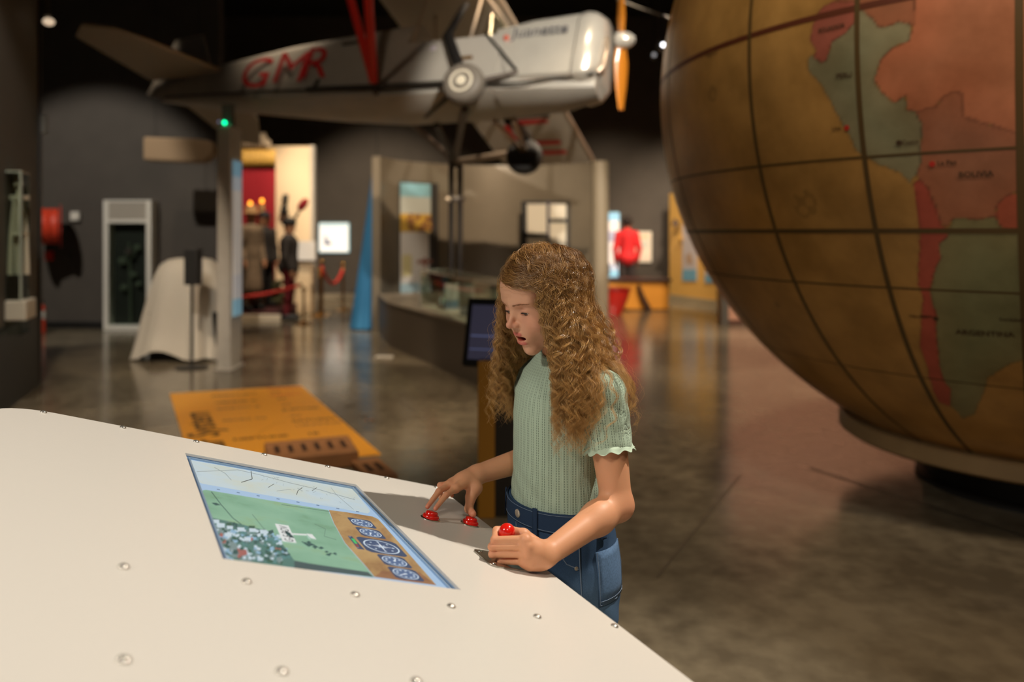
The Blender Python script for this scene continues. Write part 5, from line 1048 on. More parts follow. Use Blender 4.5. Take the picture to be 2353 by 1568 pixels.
# ageing + graticule in the material
m = bpy.data.materials.new('globe_paper'); m.use_nodes = True; nt = m.node_tree; bs_ = nt.nodes['Principled BSDF']; bs_.inputs['Roughness'].default_value = .34; bs_.inputs['Specular IOR Level'].default_value = .5
at = nt.nodes.new('ShaderNodeAttribute'); at.attribute_name = 'Col'; tc = nt.nodes.new('ShaderNodeTexCoord'); n = nt.nodes.new('ShaderNodeTexNoise'); n.inputs['Scale'].default_value = 3.4; n.inputs['Detail'].default_value = 9; n.inputs['Roughness'].default_value = .62; nt.links.new(tc.outputs['Object'], n.inputs['Vector'])
rp = nt.nodes.new('ShaderNodeValToRGB'); rp.color_ramp.elements[0].position = .34; rp.color_ramp.elements[0].color = (.68, .64, .55, 1); rp.color_ramp.elements[1].position = .66; rp.color_ramp.elements[1].color = (1.16, 1.14, 1.1, 1); nt.links.new(n.outputs['Fac'], rp.inputs[0])
mu = nt.nodes.new('ShaderNodeMixRGB'); mu.blend_type = 'MULTIPLY'; mu.inputs[0].default_value = .9; nt.links.new(at.outputs['Color'], mu.inputs[1]); nt.links.new(rp.outputs[0], mu.inputs[2]); nt.links.new(mu.outputs[0], bs_.inputs['Base Color'])
gs = link('globe_shell', ME, m, globe)
M_GRAT = mat('graticule_olive', (84, 62, 28), .45); M_EQ = mat('equator_brown', (92, 44, 22), .45)
def gline(pts, wpx, name, mm, lift=.0015):
    """a printed line: a thin strip hugging the shell"""
    P_ = [g_pt(*p, lift) for p in pts]; vs = []
    for i, p in enumerate(P_):
        d = P_[min(i+1, len(P_)-1)]-P_[max(i-1, 0)]; nn = p-GC; s_ = np.cross(d, nn); s_ /= np.linalg.norm(s_); vs += [p-s_*wpx/2, p+s_*wpx/2]
    return MB().add(vs, [(2*i, 2*i+1, 2*i+3, 2*i+2) for i in range(len(P_)-1)]).build(name, mm, gs, smooth=80)
def par(lat, w_, name='latitude_line', mm=M_GRAT): return gline([(math.radians(x), lat) for x in np.linspace(-180, 180, 181)], w_, name, mm)
lat_t = g_ll(2013, 531)[1]; par(g_ll(1844, 48)[1], .026, 'equator_line', M_EQ); par(lat_t, .022, 'tropic_line'); par(g_ll(2150, 350)[1], .010); par(g_ll(2100, 664)[1], .010); par(g_ll(2000, 850)[1], .006)
lons = [g_ll(2013, 531)[0], g_ll(1783, 531)[0], g_ll(1600, 531)[0], g_ll(2348, 531)[0]]
for k, l in enumerate(lons): gline([(l, math.radians(x)) for x in np.linspace(-80, 80, 121)], .026 if k == 3 else .022, 'meridian_line', M_GRAT)
st_ = abs(lons[0]-lons[3])
for k in range(1, 9): gline([(lons[3]+(1 if lons[3] > lons[0] else -1)*st_*k, math.radians(x)) for x in np.linspace(-80, 80, 61)], .022, 'meridian_line', M_GRAT)
def gtext(txt, px, py, hpx, mm, name='map_lettering'):
    l0, t0 = g_ll(px, py); o = g_pt(l0, t0, .003); l1, t1 = g_ll(px+30, py); ex = g_pt(l1, t0, .003)-o; ex /= np.linalg.norm(ex); nn = (o-GC)/np.linalg.norm(o-GC); ey = np.cross(nn, ex)
    if ey[2] < 0: ey = -ey
    d = np.linalg.norm(o-V3(0, 0, EYE)); sz = hpx/FPX*d/.72; T = text_geo(txt, 'LEFT', .02); vs = []
    for x, y in T[0]:
        p = o+ex*x*sz+ey*y*sz; vs.append(GC+(p-GC)/np.linalg.norm(p-GC)*(GR+.003))
    return MB().add(vs, T[1]).build(name, mm, gs, normals=False)
M_MAPINK = mat('map_ink', (70, 48, 26), .5); M_DOT = mat('map_dot_red', (190, 40, 26), .5)
gtext('ECUADOR', 1881, 76, 9, M_MAPINK); gtext('PERU', 1922, 182, 11, M_MAPINK); gtext('Lima', 1912, 300, 8, M_MAPINK); gtext('Cuzco', 2073, 332, 9, M_MAPINK); gtext('La Paz', 2154, 380, 10, M_MAPINK); gtext('BOLIVIA', 2203, 408, 12, M_MAPINK)
gtext('ARGENTINA', 2197, 767, 13, M_MAPINK); gtext('CHILE', 2115, 728, 6, M_MAPINK); gtext('Valparaiso', 2090, 728, 6, M_MAPINK); gtext('Cordoba', 2296, 736, 7, M_MAPINK); gtext('Galapagos Is.', 1624, 132, 6, M_MAPINK)
for x, y, mm in ((1946, 294, M_DOT), (2066, 328, M_MAPINK), (2142, 377, M_DOT), (2150, 732, M_MAPINK), (2351, 735, M_MAPINK)):
    l0, t0 = g_ll(x, y); p = g_pt(l0, t0, .001); MB().lathe([(.011, 0), (.011, .002), (.0005, .002)], p, tuple(p-GC), 12).build('town_dot', mm, gs)
# base: pale ring, dark foot
rb, hb = 1.09, .36
MB().lathe([(rb-.42, hb-.1), (rb-.02, hb-.1), (rb, hb-.085), (rb, hb-.012), (rb-.012, hb), (rb-.16, hb), (rb-.18, hb-.03), (rb-.42, hb-.06)], GC*V3(1, 1, 0), n=96).build('base_ring', mat('ring_tan', (150, 122, 84), .45, noise=.08, nscale=6), globe, smooth=40)
MB().lathe([(.66, 0), (.66, .02), (.62, .04), (.62, hb-.08)], GC*V3(1, 1, 0), n=72).build('base_foot', mat('foot_black', (22, 18, 15), .6), globe, smooth=40)
# ------------------------------------------------------------------ the girl
BF = V3(-.891, -.454, 0); BL = V3(.454, -.891, 0)                 # body forward / her left (camera side)
BC = V3(.098, 1.702, 0)
girl_loc = V3(BC[0], BC[1], 0)
f32 = lambda a: np.asarray(a, np.float32)
hy, hp = math.radians(54), math.radians(20)
hF = V3(-math.sin(hy)*math.cos(hp), -math.cos(hy)*math.cos(hp), -math.sin(hp)); hR = V3(-math.cos(hy), math.sin(hy), 0); hU = np.cross(hR, hF)
HM = np.stack([hR, hF, hU])                                        # rows: local axes in world
HS = .93
HC = P(1164, 751, 1.605)-HS*(V3(0, .1145, -.029)@HM)
def h2w(v): return HC+HS*(np.asarray(v, float)@HM)
TZ = [.60, .70, .78, .84, .89, .94, 1.00, 1.06, 1.11, 1.15, 1.185, 1.22]
THF = [.085, .098, .102, .098, .0935, .089, .087, .0885, .086, .072, .052, .042]
THL = [.13, .138, .138, .130, .119, .114, .114, .118, .122, .112, .075, .045]
TF0 = [-.012, -.012, -.010, -.005, 0, .002, .002, .000, -.004, -.010, -.014, -.016]
def torso(p, off=0.0):
    q = p-f32(BC); f = q@f32(BF); l = q@f32(BL); z = p[:, 2]
    a = np.interp(z, TZ, THF)+off; b = np.interp(z, TZ, THL)+off; f = f-np.interp(z, TZ, TF0)
    k = np.sqrt((f/a)**2+(l/b)**2); k2 = np.sqrt((f/(a*a))**2+(l/(b*b))**2)
    d = k*(k-1)/np.maximum(k2, 1e-6)
    d = np.where(k < 1e-3, -np.minimum(a, b), d)
    return np.maximum(d, np.maximum(z-1.215, .62-z)).astype(np.float32)
SHL = BC+BL*.128+V3(.014, 0, 1.128)-BF*.012; SHR = BC-BL*.128+V3(0, 0, 1.128)-BF*.006
ELL = P(1417, 1160, 1.555); WRL = P(1253, 1277, 1.425)
ELR = V3(.085, 1.835, .945); WRR = P(1096, 1091, 1.722)
# left hand wrapped round the joystick
jx, jy = JT[0], JT[1]
LMC = [P(1206, 1240, 1.399), P(1210, 1256, 1.395), P(1209, 1273, 1.396), P(1203, 1291, 1.400)]
LPI = [P(1136, 1241, 1.405), P(1130, 1257, 1.402), P(1131, 1274, 1.403), P(1150, 1290, 1.406)]
LDI = [V3(jx-.020, jy+.006, LPI[k][2]+(.002, .001, 0, .001)[k]) for k in range(4)]
LTI = [V3(jx+.002, jy+.014, LPI[k][2]+.001) for k in range(4)]
FR = [.0063, .0065, .0063, .0057]
# right hand on the two buttons
RB1 = B1+cn*.0165; RB2 = B2+cn*.0160
RMC = [P(1046, 1124, 1.655), P(1031, 1116, 1.676), P(1038, 1111, 1.697), P(1052, 1108, 1.713)]
RTI = [RB1+V3(.006, -.005, .0055), RB1+V3(-.011, .006, .0055), V3(-.150, 1.672, .893), V3(-.128, 1.70, .888)]
RPI = [(RMC[0]*.52+RTI[0]*.48)+V3(0, 0, .006), (RMC[1]*.52+RTI[1]*.48)+V3(0, 0, .008), V3(-.152, 1.685, .915), V3(-.132, 1.708, .908)]
RTH = [P(1092, 1122, 1.690), P(1082, 1142, 1.678), P(1077, 1170, 1.668), RB2+V3(.002, -.003, .0065)]
def body_sdf(p):
    d = torso(p, -.011)
    d = smin(d, s_cap(p, HC+hU*-.10-hF*.03, BC+V3(0, 0, 1.13)-BF*.014, .040, .046), .03)
    for S, E, W in ((SHL, ELL, WRL), (SHR, ELR, WRR)):
        d = smin(d, s_cap(p, S, E, .041, .0300), .035)
        u = W-E; fm = E+u*.28
        a = smin(s_cap(p, E, fm, .0290, .0290), s_cap(p, fm, W, .0290, .0205), .02)
        d = smin(d, a, .016)
    d = smin(d, s_sph(p, ELL+V3(.007, .006, -.005), .020), .02)
    for s_ in (-1, 1): d = smin(d, s_cap(p, BC+BL*.068*s_+V3(0, 0, .74), BC+BL*.068*s_+V3(0, 0, .62), .07, .066), .03)
    # --- left hand
    h = s_cap(p, WRL, (WRL+LMC[1])/2, .0195, .0185)
    for k in range(4): h = smin(h, s_cap(p, WRL*.72+LMC[k]*.28, LMC[k], .0135, .0098), .012)
    h = smin(h, s_cap(p, WRL+V3(-.012, -.002, -.013), LMC[3]+V3(.012, .004, -.006), .0135, .0115), .012)
    th = smin(s_cap(p, WRL+V3(-.012, .012, .010), V3(jx+.030, jy+.010, LMC[0][2]-.006), .0145, .0105), s_cap(p, V3(jx+.030, jy+.010, LMC[0][2]-.006), V3(jx+.004, jy+.0185, LMC[0][2]-.001), .0100, .0080), .006)
    th = smin(th, s_cap(p, V3(jx+.004, jy+.0185, LMC[0][2]-.001), V3(jx-.020, jy+.010, LMC[0][2]+.003), .0080, .0064), .005)
    h = smin(h, th, .006)
    fs = None
    for k in range(4):
        r = FR[k]; g = smin(s_cap(p, LMC[k]+V3(.002, 0, 0), LPI[k], r*1.12, r*1.0), s_sph(p, LPI[k], r*1.06), .003)
        g = smin(g, s_cap(p, LPI[k], LDI[k], r, r*.95), .003); g = smin(g, s_cap(p, LDI[k], LTI[k], r*.95, r*.82), .003)
        g = smin(g, s_sph(p, LMC[k]+V3(.003, -.003, .001), r*1.15), .006)
        fs = g if fs is None else smin(fs, g, .0005)
    h = smin(h, fs, .0035); d = smin(d, h, .010)
    # --- right hand
    h = s_cap(p, WRR, (WRR+RMC[1])/2, .0185, .0165)
    for k in range(4): h = smin(h, s_cap(p, WRR*.6+RMC[k]*.4, RMC[k], .0125, .0090), .012)
    th = smin(s_cap(p, WRR+V3(-.004, -.012, -.006), RTH[0], .0130, .0135), s_cap(p, RTH[0], RTH[1], .0135, .0112), .01)
    th = smin(th, s_cap(p, RTH[1], RTH[2], .0105, .0088), .006); th = smin(th, s_cap(p, RTH[2], RTH[3], .0088, .0072), .004)
    h = smin(h, th, .011)
    fs = None
    for k in range(4):
        r = FR[k]*.98; g = smin(s_cap(p, RMC[k], RPI[k], r*1.16, r*1.0), s_cap(p, RPI[k], RTI[k], r*1.0, r*.76), .004); g = smin(g, s_sph(p, RMC[k]+V3(0, 0, .002), r*1.22), .006)
        fs = g if fs is None else smin(fs, g, .0018)
    h = smin(h, fs, .006); return smin(d, h, .010)
# ---- head in local units
def head_sdf(p):
    x = np.abs(p[:, 0]); m = np.stack([x, p[:, 1], p[:, 2]], 1).astype(np.float32)
    d = s_ell(m, (0, -.014, .027), (.0725, .090, .076))
    d = smin(d, s_ell(m, (0, .026, -.030), (.0575, .064, .074)), .030)
    d = smin(d, s_ell(m, (0, .050, .034), (.056, .037, .043)), .025)
    d = smin(d, s_cap(m, (.0, .064, -.098), (.046, -.004, -.064), .0150, .016), .024)
    d = smin(d, s_ell(m, (0, .0675, -.1010), (.0165, .0160, .0145)), .016)
    d = smin(d, s_sph(m, (.0345, .0550, -.037), .0270), .020)                       # cheeks
    d = smin(d, s_cap(m, (0.0, .0825, .0135), (.040, .0690, .0145), .0080, .0075), .014)   # brow
    d = smin(d, s_ell(m, (0, .0725, -.062), (.027, .0215, .026)), .016)              # muzzle
    d = ssub(d, s_ell(m, (.0320, .0965, -.0060), (.0180, .0165, .0115)), .012)         # sockets
    d = smin(d, s_cap(m, (0, .0800, .003), (0, .1040, -.0275), .0048, .0060), .011)  # nose
    d = smin(d, s_sph(m, (0, .1065, -.0295), .0071), .007)
    d = smin(d, s_ell(m, (.0090, .0950, -.0340), (.0050, .0085, .0052)), .0075)
    d = ssub(d, s_ell(m, (.0056, .0995, -.0400), (.0029, .0048, .0034)), .0022)
    # lids
    ex, ey, ez = .0305, .0690, -.0085
    lid = s_sph(m, (ex, ey, ez), .0136); lid = np.maximum(lid, .0-(m[:, 1]-ey)-.004)
    d = smin(d, lid, .0050)
    gap = s_ell(m, (ex-.0010, ey+.0125, ez-.0034), (.0114, .0100, .0040)); d = ssub(d, gap, .0010)
    d = ssub(d, s_cap(m, (ex-.009, ey+.0122, ez+.0078), (ex+.010, ey+.0112, ez+.0072), .0011), .0022)     # lid crease
    # lips
    up = smin(s_cap(m, (0, .0915, -.0560), (.009, .0905, -.0553), .0042, .0044), s_cap(m, (.009, .0905, -.0553), (.0222, .0775, -.0605), .0044, .0018), .003)
    d = smin(d, up, .0038); d = ssub(d, s_cap(m, (0, .0945, -.046), (0, .0970, -.0525), .0016), .004)
    lo_ = smin(s_cap(m, (0, .0880, -.0800), (.010, .0858, -.0787), .0056, .0052), s_cap(m, (.010, .0858, -.0787), (.0218, .0768, -.0655), .0050, .0018), .003)
    d = smin(d, lo_, .004)
    mo = s_ell(m, (0, .082, -.0675), (.0192, .020, .0072)); mo = np.maximum(mo, m[:, 2]+.0605); d = ssub(d, mo, .0016)
    d = ssub(d, s_cap(m, (0, .0905, -.0885), (.009, .0875, -.0875), .002), .006)     # under the lip
    # ears
    e_ = s_ell(m, (.0715, -.012, -.006), (.008, .017, .028)); d = smin(d, e_, .006); d = ssub(d, s_ell(m, (.080, -.008, -.004), (.005, .009, .017)), .004)
    d = smin(d, s_cap(m, (0, -.028, -.05), (0, -.036, -.135), .043, .040), .022)
    return d
Vh, Fh = sdf_mesh(head_sdf, (-.09, -.12, -.13), (.09, .125, .125), .00125)
Vb, Fb = sdf_mesh(body_sdf, (-.22, 1.35, .66), (.33, 1.95, 1.24), .0020)
Vb = relax(Vb, Fb, 1, .35); Vh = relax(Vh, Fh, 1, .3)
def mixc(c, t, w_): w_ = np.clip(w_, 0, 1)[:, None]; return c*(1-w_)+np.array(lin(t))*w_
SK = np.array(lin((221, 166, 134)))
ch = np.tile(SK, (len(Vh), 1)); m = np.stack([np.abs(Vh[:, 0]), Vh[:, 1], Vh[:, 2]], 1)
gs_ = lambda c, s_: np.exp(-((m-np.array(c))**2).sum(1)/(2*s_*s_))
ch = mixc(ch, (222, 140, 112), .55*gs_((.037, .07, -.036), .016)); ch = mixc(ch, (214, 134, 108), .5*gs_((.004, .11, -.030), .010)); ch = mixc(ch, (186, 124, 104), .4*gs_((.030, .083, -.001), .009)); ch = mixc(ch, (190, 128, 110), .35*gs_((.030, .083, -.018), .008))
lipd = np.minimum(smin(s_cap(f32(m), (0, .0925, -.0565), (.009, .0915, -.0560), .0040, .0040), s_cap(f32(m), (.009, .0915, -.0560), (.0205, .0780, -.0628), .0040, .0014), .003), smin(s_cap(f32(m), (0, .0885, -.0795), (.010, .0860, -.0783), .0052, .0050), s_cap(f32(m), (.010, .0860, -.0783), (.0205, .0770, -.0677), .0048, .0014), .003))
ch = mixc(ch, (206, 112, 100), 1-np.clip((lipd-.0002)/.0016, 0, 1))
mouth = (m[:, 0] < .019) & (m[:, 2] < -.0595) & (m[:, 2] > -.0765) & (m[:, 1] < .0835-.35*m[:, 0]) & (m[:, 1] > .05)
ch[mouth] = np.array(lin((140, 48, 44)))
rootz = ((m[:, 1]*.55+(m[:, 2]-.066)*.9 < .085) & (m[:, 2] > .075)) & False
hl_ = np.where(m[:, 1] > .02, .060-.35*np.maximum(0, m[:, 0]-.028), -.02)
scalp = np.clip((m[:, 2]-hl_)/.006, 0, 1)*(1-0*hl_); scalp = np.where((m[:, 1] < -.004) & (m[:, 2] > -.055), 1.0, scalp); scalp = np.where((m[:, 0] > .06) & (m[:, 1] < .012) & (m[:, 2] > .03), 1.0, scalp)
ch = mixc(ch, (92, 60, 36), scalp)
cb = np.tile(np.array(lin((219, 158, 120))), (len(Vb), 1))
for pts, s_ in ((LMC+LPI, .006), (RMC+RPI, .006)):
    for c in pts: cb = mixc(cb, (216, 134, 106), .5*np.exp(-((Vb-c)**2).sum(1)/(2*s_*s_)))
for c in RTI[:2]+[RTH[3]]: cb = mixc(cb, (224, 128, 108), .6*np.exp(-((Vb-c)**2).sum(1)/(2*.008**2)))
cb = mixc(cb, (212, 136, 104), .45*np.exp(-((Vb-(ELL+V3(.02, 0, -.005)))**2).sum(1)/(2*.022**2)))
VB = np.concatenate([Vb, h2w(Vh)]); FB_ = np.concatenate([Fb, Fh[:, ::-1]*1+len(Vb)]) if np.linalg.det(HM) < 0 else np.concatenate([Fb, Fh+len(Vb)])
me = fast_mesh('person', VB, FB_); set_col(me, np.concatenate([cb, ch]))
girl = link('person', me, attr_mat('girl_skin', .46, .38, .18, .06, 420), None, girl_loc)
tag(girl, 'girl with long curly hair, mint top and jeans, hands on the red joystick and buttons', 'person')
# eyes, lashes, brows, teeth
M_EYE = [mat('eye_white', (214, 204, 196), .12, coat=.5), mat('iris_hazel', (92, 72, 48), .1, coat=.8), mat('pupil', (14, 12, 11), .1, coat=.8)]
for s_ in (-1, 1):
    c = np.array((s_*.0305, .0690, -.0085)); g = np.array((s_*.06, .95, -.29)); g /= np.linalg.norm(g); r_ = .0126; x_, y_, _ = basis(g); mb = MB()
    angs = [0, .14, .27, .42, .56, .58, .8, 1.2, 1.7, 2.4, 3.1]
    pr_ = [(r_*math.sin(a), r_*math.cos(a)) for a in angs[::-1]]
    o0 = len(mb.f); vs = []; n = 24
    for rr_, h_ in pr_:
        for k in range(n): a = 2*math.pi*k/n; vs.append(h2w(c+g*h_+(x_*math.cos(a)+y_*math.sin(a))*max(rr_, 1e-5)))
    mm_ = len(pr_); fs = []; ms = []
    for i in range(mm_-1):
        aa = angs[::-1][i+1]; mi = 2 if aa < .26 else 1 if aa < .57 else 0
        for k in range(n): fs.append((i*n+k, i*n+(k+1) % n, (i+1)*n+(k+1) % n, (i+1)*n+k)); ms.append(mi)
    mb.v = [tuple(v) for v in vs]; mb.f = fs; mb.m = ms; mb.build('eye', M_EYE, girl, smooth=80)
    lash = MB(); brow = MB(); gl = random.Random(11)
    for k in range(26):
        t = k/25; ax = s_*(.0305+(-.0118+.0236*t)); z0 = -.0085-.0012+.0014*math.sin(math.pi*t); yy = .0690+math.sqrt(max(1e-6, .0136**2-(abs(ax)-.0305)**2-(z0+.0085)**2))
        p0 = np.array((ax, yy, z0)); out = np.array((s_*(t-.5)*.5, 1.0, -.25+.3*abs(t-.5))); out /= np.linalg.norm(out); lash.tube([h2w(p0-out*.0006), h2w(p0+out*.0020+np.array((0, 0, -.0004))), h2w(p0+out*.0040+np.array((0, 0, .0004)))], [.00032, .0002, .00005], 4)
    lash.build('eyelashes', mat('lash_dark', (40, 26, 20), .6), girl)
    for k in range(80):
        t = gl.random(); ax = .0095+.036*t; z0 = .0098+.0036*math.sin(min(1, t*1.25)*math.pi*.62)-.004*max(0, t-.6)+gl.gauss(0, .0011*(1.2-t)); p0 = np.array((s_*ax, .12, z0))
        y_ = .12
        for _ in range(40):
            dd = float(head_sdf(f32([(s_*ax, y_, z0)]))[0])
            if dd < .0001: break
            y_ -= dd*.8
        p0[1] = y_+.0003; dr = np.array((s_*(.0048+gl.gauss(0, .0006)), -.0012*t*2, .0016-.0035*t+gl.gauss(0, .0007))); mdd = p0+dr*.5+np.array((0, .0006, 0)); q_ = p0+dr; q_[1] = y_-.0008-.0035*t
        brow.tube([h2w(p0), h2w(mdd), h2w(q_)], [.0002, .0002, .00006], 4)
    brow.build('eyebrow', mat('brow_brown', (158, 108, 74), .7), girl)
mb = MB()
for k in range(-3, 4):
    a = k*.24; c = np.array((.0165*math.sin(a)*1.05, .0660+.0165*math.cos(a), -.0636)); t_ = np.array((math.cos(a), -math.sin(a), 0)); n_ = np.array((math.sin(a), math.cos(a), 0))
    mb.sphere(h2w(c), 1.0*HS, 10, sc=(.0021 if abs(k) > 1 else .0027, .0016, .0042), ax=(t_@HM, n_@HM, np.array((0, 0, 1.))@HM))
mb.build('teeth', mat('tooth_white', (236, 228, 214), .25), girl, smooth=60)
# ---- t-shirt
SLE_L = SHL+(ELL-SHL)*.50; SLE_R = SHR+(ELR-SHR)*.55
adL = (ELL-SHL)/np.linalg.norm(ELL-SHL); adR = (ELR-SHR)/np.linalg.norm(ELR-SHR)
def wr(p): return (np.sin(p[:, 2]*95+p[:, 0]*60)*np.sin(p[:, 1]*70-p[:, 2]*40))
def shirt_sdf(p):
    d = torso(p); d = np.maximum(d, .868-p[:, 2])
    z = p[:, 2]; d = d+.0016*wr(p)*np.clip((1.02-z)/.1, .25, 1)
    for S, E, ad, r0, r1 in ((SHL, SLE_L, adL, .0490, .0455), (SHR, SLE_R, adR, .049, .046)):
        a = s_cap(p, S, E+ad*.03, r0, r1)+.0012*wr(p*1.3); a = np.maximum(a, (p-f32(E))@f32(ad)); d = smin(d, a, .018)
    neck = s_cap(p, HC+hU*-.11-hF*.03, BC+V3(0, 0, 1.10)-BF*.014, .047, .053)
    d = smin(d, np.maximum(neck, p[:, 2]-1.187+.10*((p-f32(BC))@f32(BF)+.02)), .02)
    # hollow: the wearer is inside
    ins = torso(p, -.008); ins = smin(ins, s_cap(p, HC+hU*-.10-hF*.03, BC+V3(0, 0, 1.13)-BF*.014, .0425, .0485), .02)
    for S, E in ((SHL, ELL), (SHR, ELR)): ins = smin(ins, s_cap(p, S, E, .0455, .0415), .016)
    return np.maximum(d, -ins)
Vs, Fs_ = sdf_mesh(shirt_sdf, (-.06, 1.46, .855), (.28, 1.93, 1.225), .0021); Vs = relax(Vs, Fs_, 1, .5)
me = fast_mesh('tshirt', Vs, Fs_)
q = Vs-BC; fq, lq = q@BF, q@BL; tors_u = np.arctan2(lq, fq+.001)*.105
arm_u = []
for S, ad in ((SHL, adL), (SHR, adR)):
    x_ = np.cross(ad, BF); x_ /= np.linalg.norm(x_); y_ = np.cross(ad, x_); r_ = Vs-S; arm_u.append(np.arctan2(r_@y_, r_@x_)*.05)
dL = s_cap(f32(Vs), SHL, SLE_L, .05, .0475); dR = s_cap(f32(Vs), SHR, SLE_R, .05, .0475); dT = torso(f32(Vs))
uu = np.where((dL < dT-.004) & (lq > .095), arm_u[0], np.where((dR < dT-.004) & (lq < -.095), arm_u[1]+3, tors_u))
at_ = me.attributes.new('ribu', 'FLOAT', 'POINT'); at_.data.foreach_set('value', uu.astype(np.float32))
m = bpy.data.materials.new('mint_rib_knit'); m.use_nodes = True; nt = m.node_tree; b = nt.nodes['Principled BSDF']; b.inputs['Roughness'].default_value = .85; b.inputs['Specular IOR Level'].default_value = .2; b.inputs['Sheen Weight'].default_value = .15
def mth(op, a, b_=None, c=None):
    n_ = nt.nodes.new('ShaderNodeMath'); n_.operation = op
    for i, v in enumerate((a, b_, c)):
        if v is None: continue
        if isinstance(v, (int, float)): n_.inputs[i].default_value = v
        else: nt.links.new(v, n_.inputs[i])
    return n_.outputs[0]
at = nt.nodes.new('ShaderNodeAttribute'); at.attribute_name = 'ribu'; tc = nt.nodes.new('ShaderNodeTexCoord'); sx = nt.nodes.new('ShaderNodeSeparateXYZ'); nt.links.new(tc.outputs['Object'], sx.inputs[0])
u_ = at.outputs['Fac']; ph = mth('FRACT', mth('DIVIDE', mth('ADD', u_, 1.0), .0155)); c1 = mth('ABSOLUTE', mth('SUBTRACT', ph, .5))
ln1 = mth('ABSOLUTE', mth('SUBTRACT', c1, .17)); line = mth('LESS_THAN', ln1, .050)
zf = mth('FRACT', mth('DIVIDE', sx.outputs['Z'], .0050)); dash = mth('LESS_THAN', zf, .62); hole = mth('MULTIPLY', line, dash)
rib = mth('SINE', mth('MULTIPLY', u_, 2*math.pi/.0031)); hgt = mth('ADD', mth('MULTIPLY', rib, .22), mth('MULTIPLY', hole, -1.0)); hgt = mth('ADD', hgt, mth('MULTIPLY', mth('LESS_THAN', c1, .17), .5))
bp = nt.nodes.new('ShaderNodeBump'); bp.inputs['Strength'].default_value = .7; bp.inputs['Distance'].default_value = .0010; nt.links.new(hgt, bp.inputs['Height'])
nz = nt.nodes.new('ShaderNodeTexNoise'); nz.inputs['Scale'].default_value = 26; nz.inputs['Detail'].default_value = 4; nt.links.new(tc.outputs['Object'], nz.inputs['Vector'])
bp2 = nt.nodes.new('ShaderNodeBump'); bp2.inputs['Strength'].default_value = .35; bp2.inputs['Distance'].default_value = .01; nt.links.new(nz.outputs['Fac'], bp2.inputs['Height']); nt.links.new(bp.outputs[0], bp2.inputs['Normal']); nt.links.new(bp2.outputs[0], b.inputs['Normal'])
mx = nt.nodes.new('ShaderNodeMixRGB'); mx.inputs[1].default_value = (*lin((180, 200, 178)), 1); mx.inputs[2].default_value = (*lin((100, 116, 100)), 1); nt.links.new(mth('MULTIPLY', hole, .8), mx.inputs[0]); nt.links.new(mx.outputs[0], b.inputs['Base Color'])
shirt = link('tshirt', me, m, girl)
M_MINT = mat('mint_edge', (188, 208, 186), .85)
def ruffle(E, ad, R, nm, seed):
    x_ = np.cross(ad, BF); x_ /= np.linalg.norm(x_); y_ = np.cross(ad, x_); g = random.Random(seed); N = 120; ph = g.uniform(0, 6); rings = []
    for j, (dr, dh) in enumerate(((-.0005, -.006), (.001, .0), (.0035, .0045), (.0045, .0055), (.003, .0055))):
        ring = []
        for k in range(N):
            a = 2*math.pi*k/N; wv = math.sin(a*11+ph+.8*math.sin(a*3)); s_ = min(1, j*.5)
            ring.append(E+(x_*math.cos(a)+y_*math.sin(a))*(R+dr+.0022*s_*wv)+ad*(dh+.0028*s_*math.sin(a*11+ph+1.2)))
        rings.append(ring)
    MB().loft(rings, caps=False).build(nm, M_MINT, shirt, smooth=80, solid=.001)
ruffle(SLE_L, adL, .0458, 'sleeve_edge', 1); ruffle(SLE_R, adR, .0462, 'sleeve_edge', 2)
# ---- jeans
def jeans_sdf(p, cap=True):
    d = torso(p, .007)
    if cap: d = np.maximum(d, p[:, 2]-.889)
    d = np.maximum(d, .66-p[:, 2])
    for s_ in (-1, 1):
        h_, k_, a_ = BC+BL*.066*s_+V3(0, 0, .735)-BF*.008, BC+BL*.072*s_+V3(0, 0, .43), BC+BL*.074*s_-BF*.01+V3(0, 0, .09)
        g = smin(s_cap(p, h_, k_, .083, .062), s_cap(p, k_, a_, .062, .060), .02); d = smin(d, g, .02)
    z = p[:, 2]; d = d+.0022*np.sin(z*60+p[:, 0]*45)*np.sin(p[:, 1]*50+z*22)*np.clip((.80-z)/.1, 0, 1)
    d = np.maximum(d, .062-z)
    if not cap: return d
    ins = np.maximum(torso(p, -.001), -(p[:, 2]-.80)); return np.maximum(d, -ins)
Vj, Fj = sdf_mesh(jeans_sdf, (-.06, 1.5, .05), (.28, 1.92, .90), .0034); Vj = relax(Vj, Fj, 1, .5)
me = fast_mesh('jeans', Vj, Fj)
q = Vj-BC; zz_ = Vj[:, 2]; fade = np.exp(-((q@BF-.03)/.05)**2)*np.clip((.80-zz_)/.12, 0, 1)*.5+np.exp(-((q@BF+.03)/.06)**2)*np.clip((.86-zz_)/.2, 0, .8)*.4
set_col(me, mixc(np.tile(np.array(lin((58, 82, 114))), (len(Vj), 1)), (118, 152, 186), fade))
M_DEN = attr_mat('blue_denim', .9, .12, 0, .12, 900, noise=.45); jeans = link('jeans', me, M_DEN, girl)
def on_sdf(fn, o, d, t1=.4):
    """first hit of a ray with a body surface"""
    t = 0.0
    for _ in range(80):
        v = float(fn(f32([o+d*t]))[0])
        if v < .0002: break
        t += max(v*.7, .0002)
        if t > t1+2: break
    return o+d*t
def wrap(ang, z, off): 
    dr = BF*math.cos(ang)+BL*math.sin(ang); o = V3(BC[0], BC[1], z)+dr*.3; h_ = on_sdf(lambda q_: jeans_sdf(q_, False), o, -dr); return h_+dr*off
def strip_on(rows, off, nm, mm, parent, thick=.0016):
    mb = MB().loft([[wrap(a, z, off) for a, z in r] for r in rows], closed=False); return mb.build(nm, mm, parent, smooth=60, solid=thick)
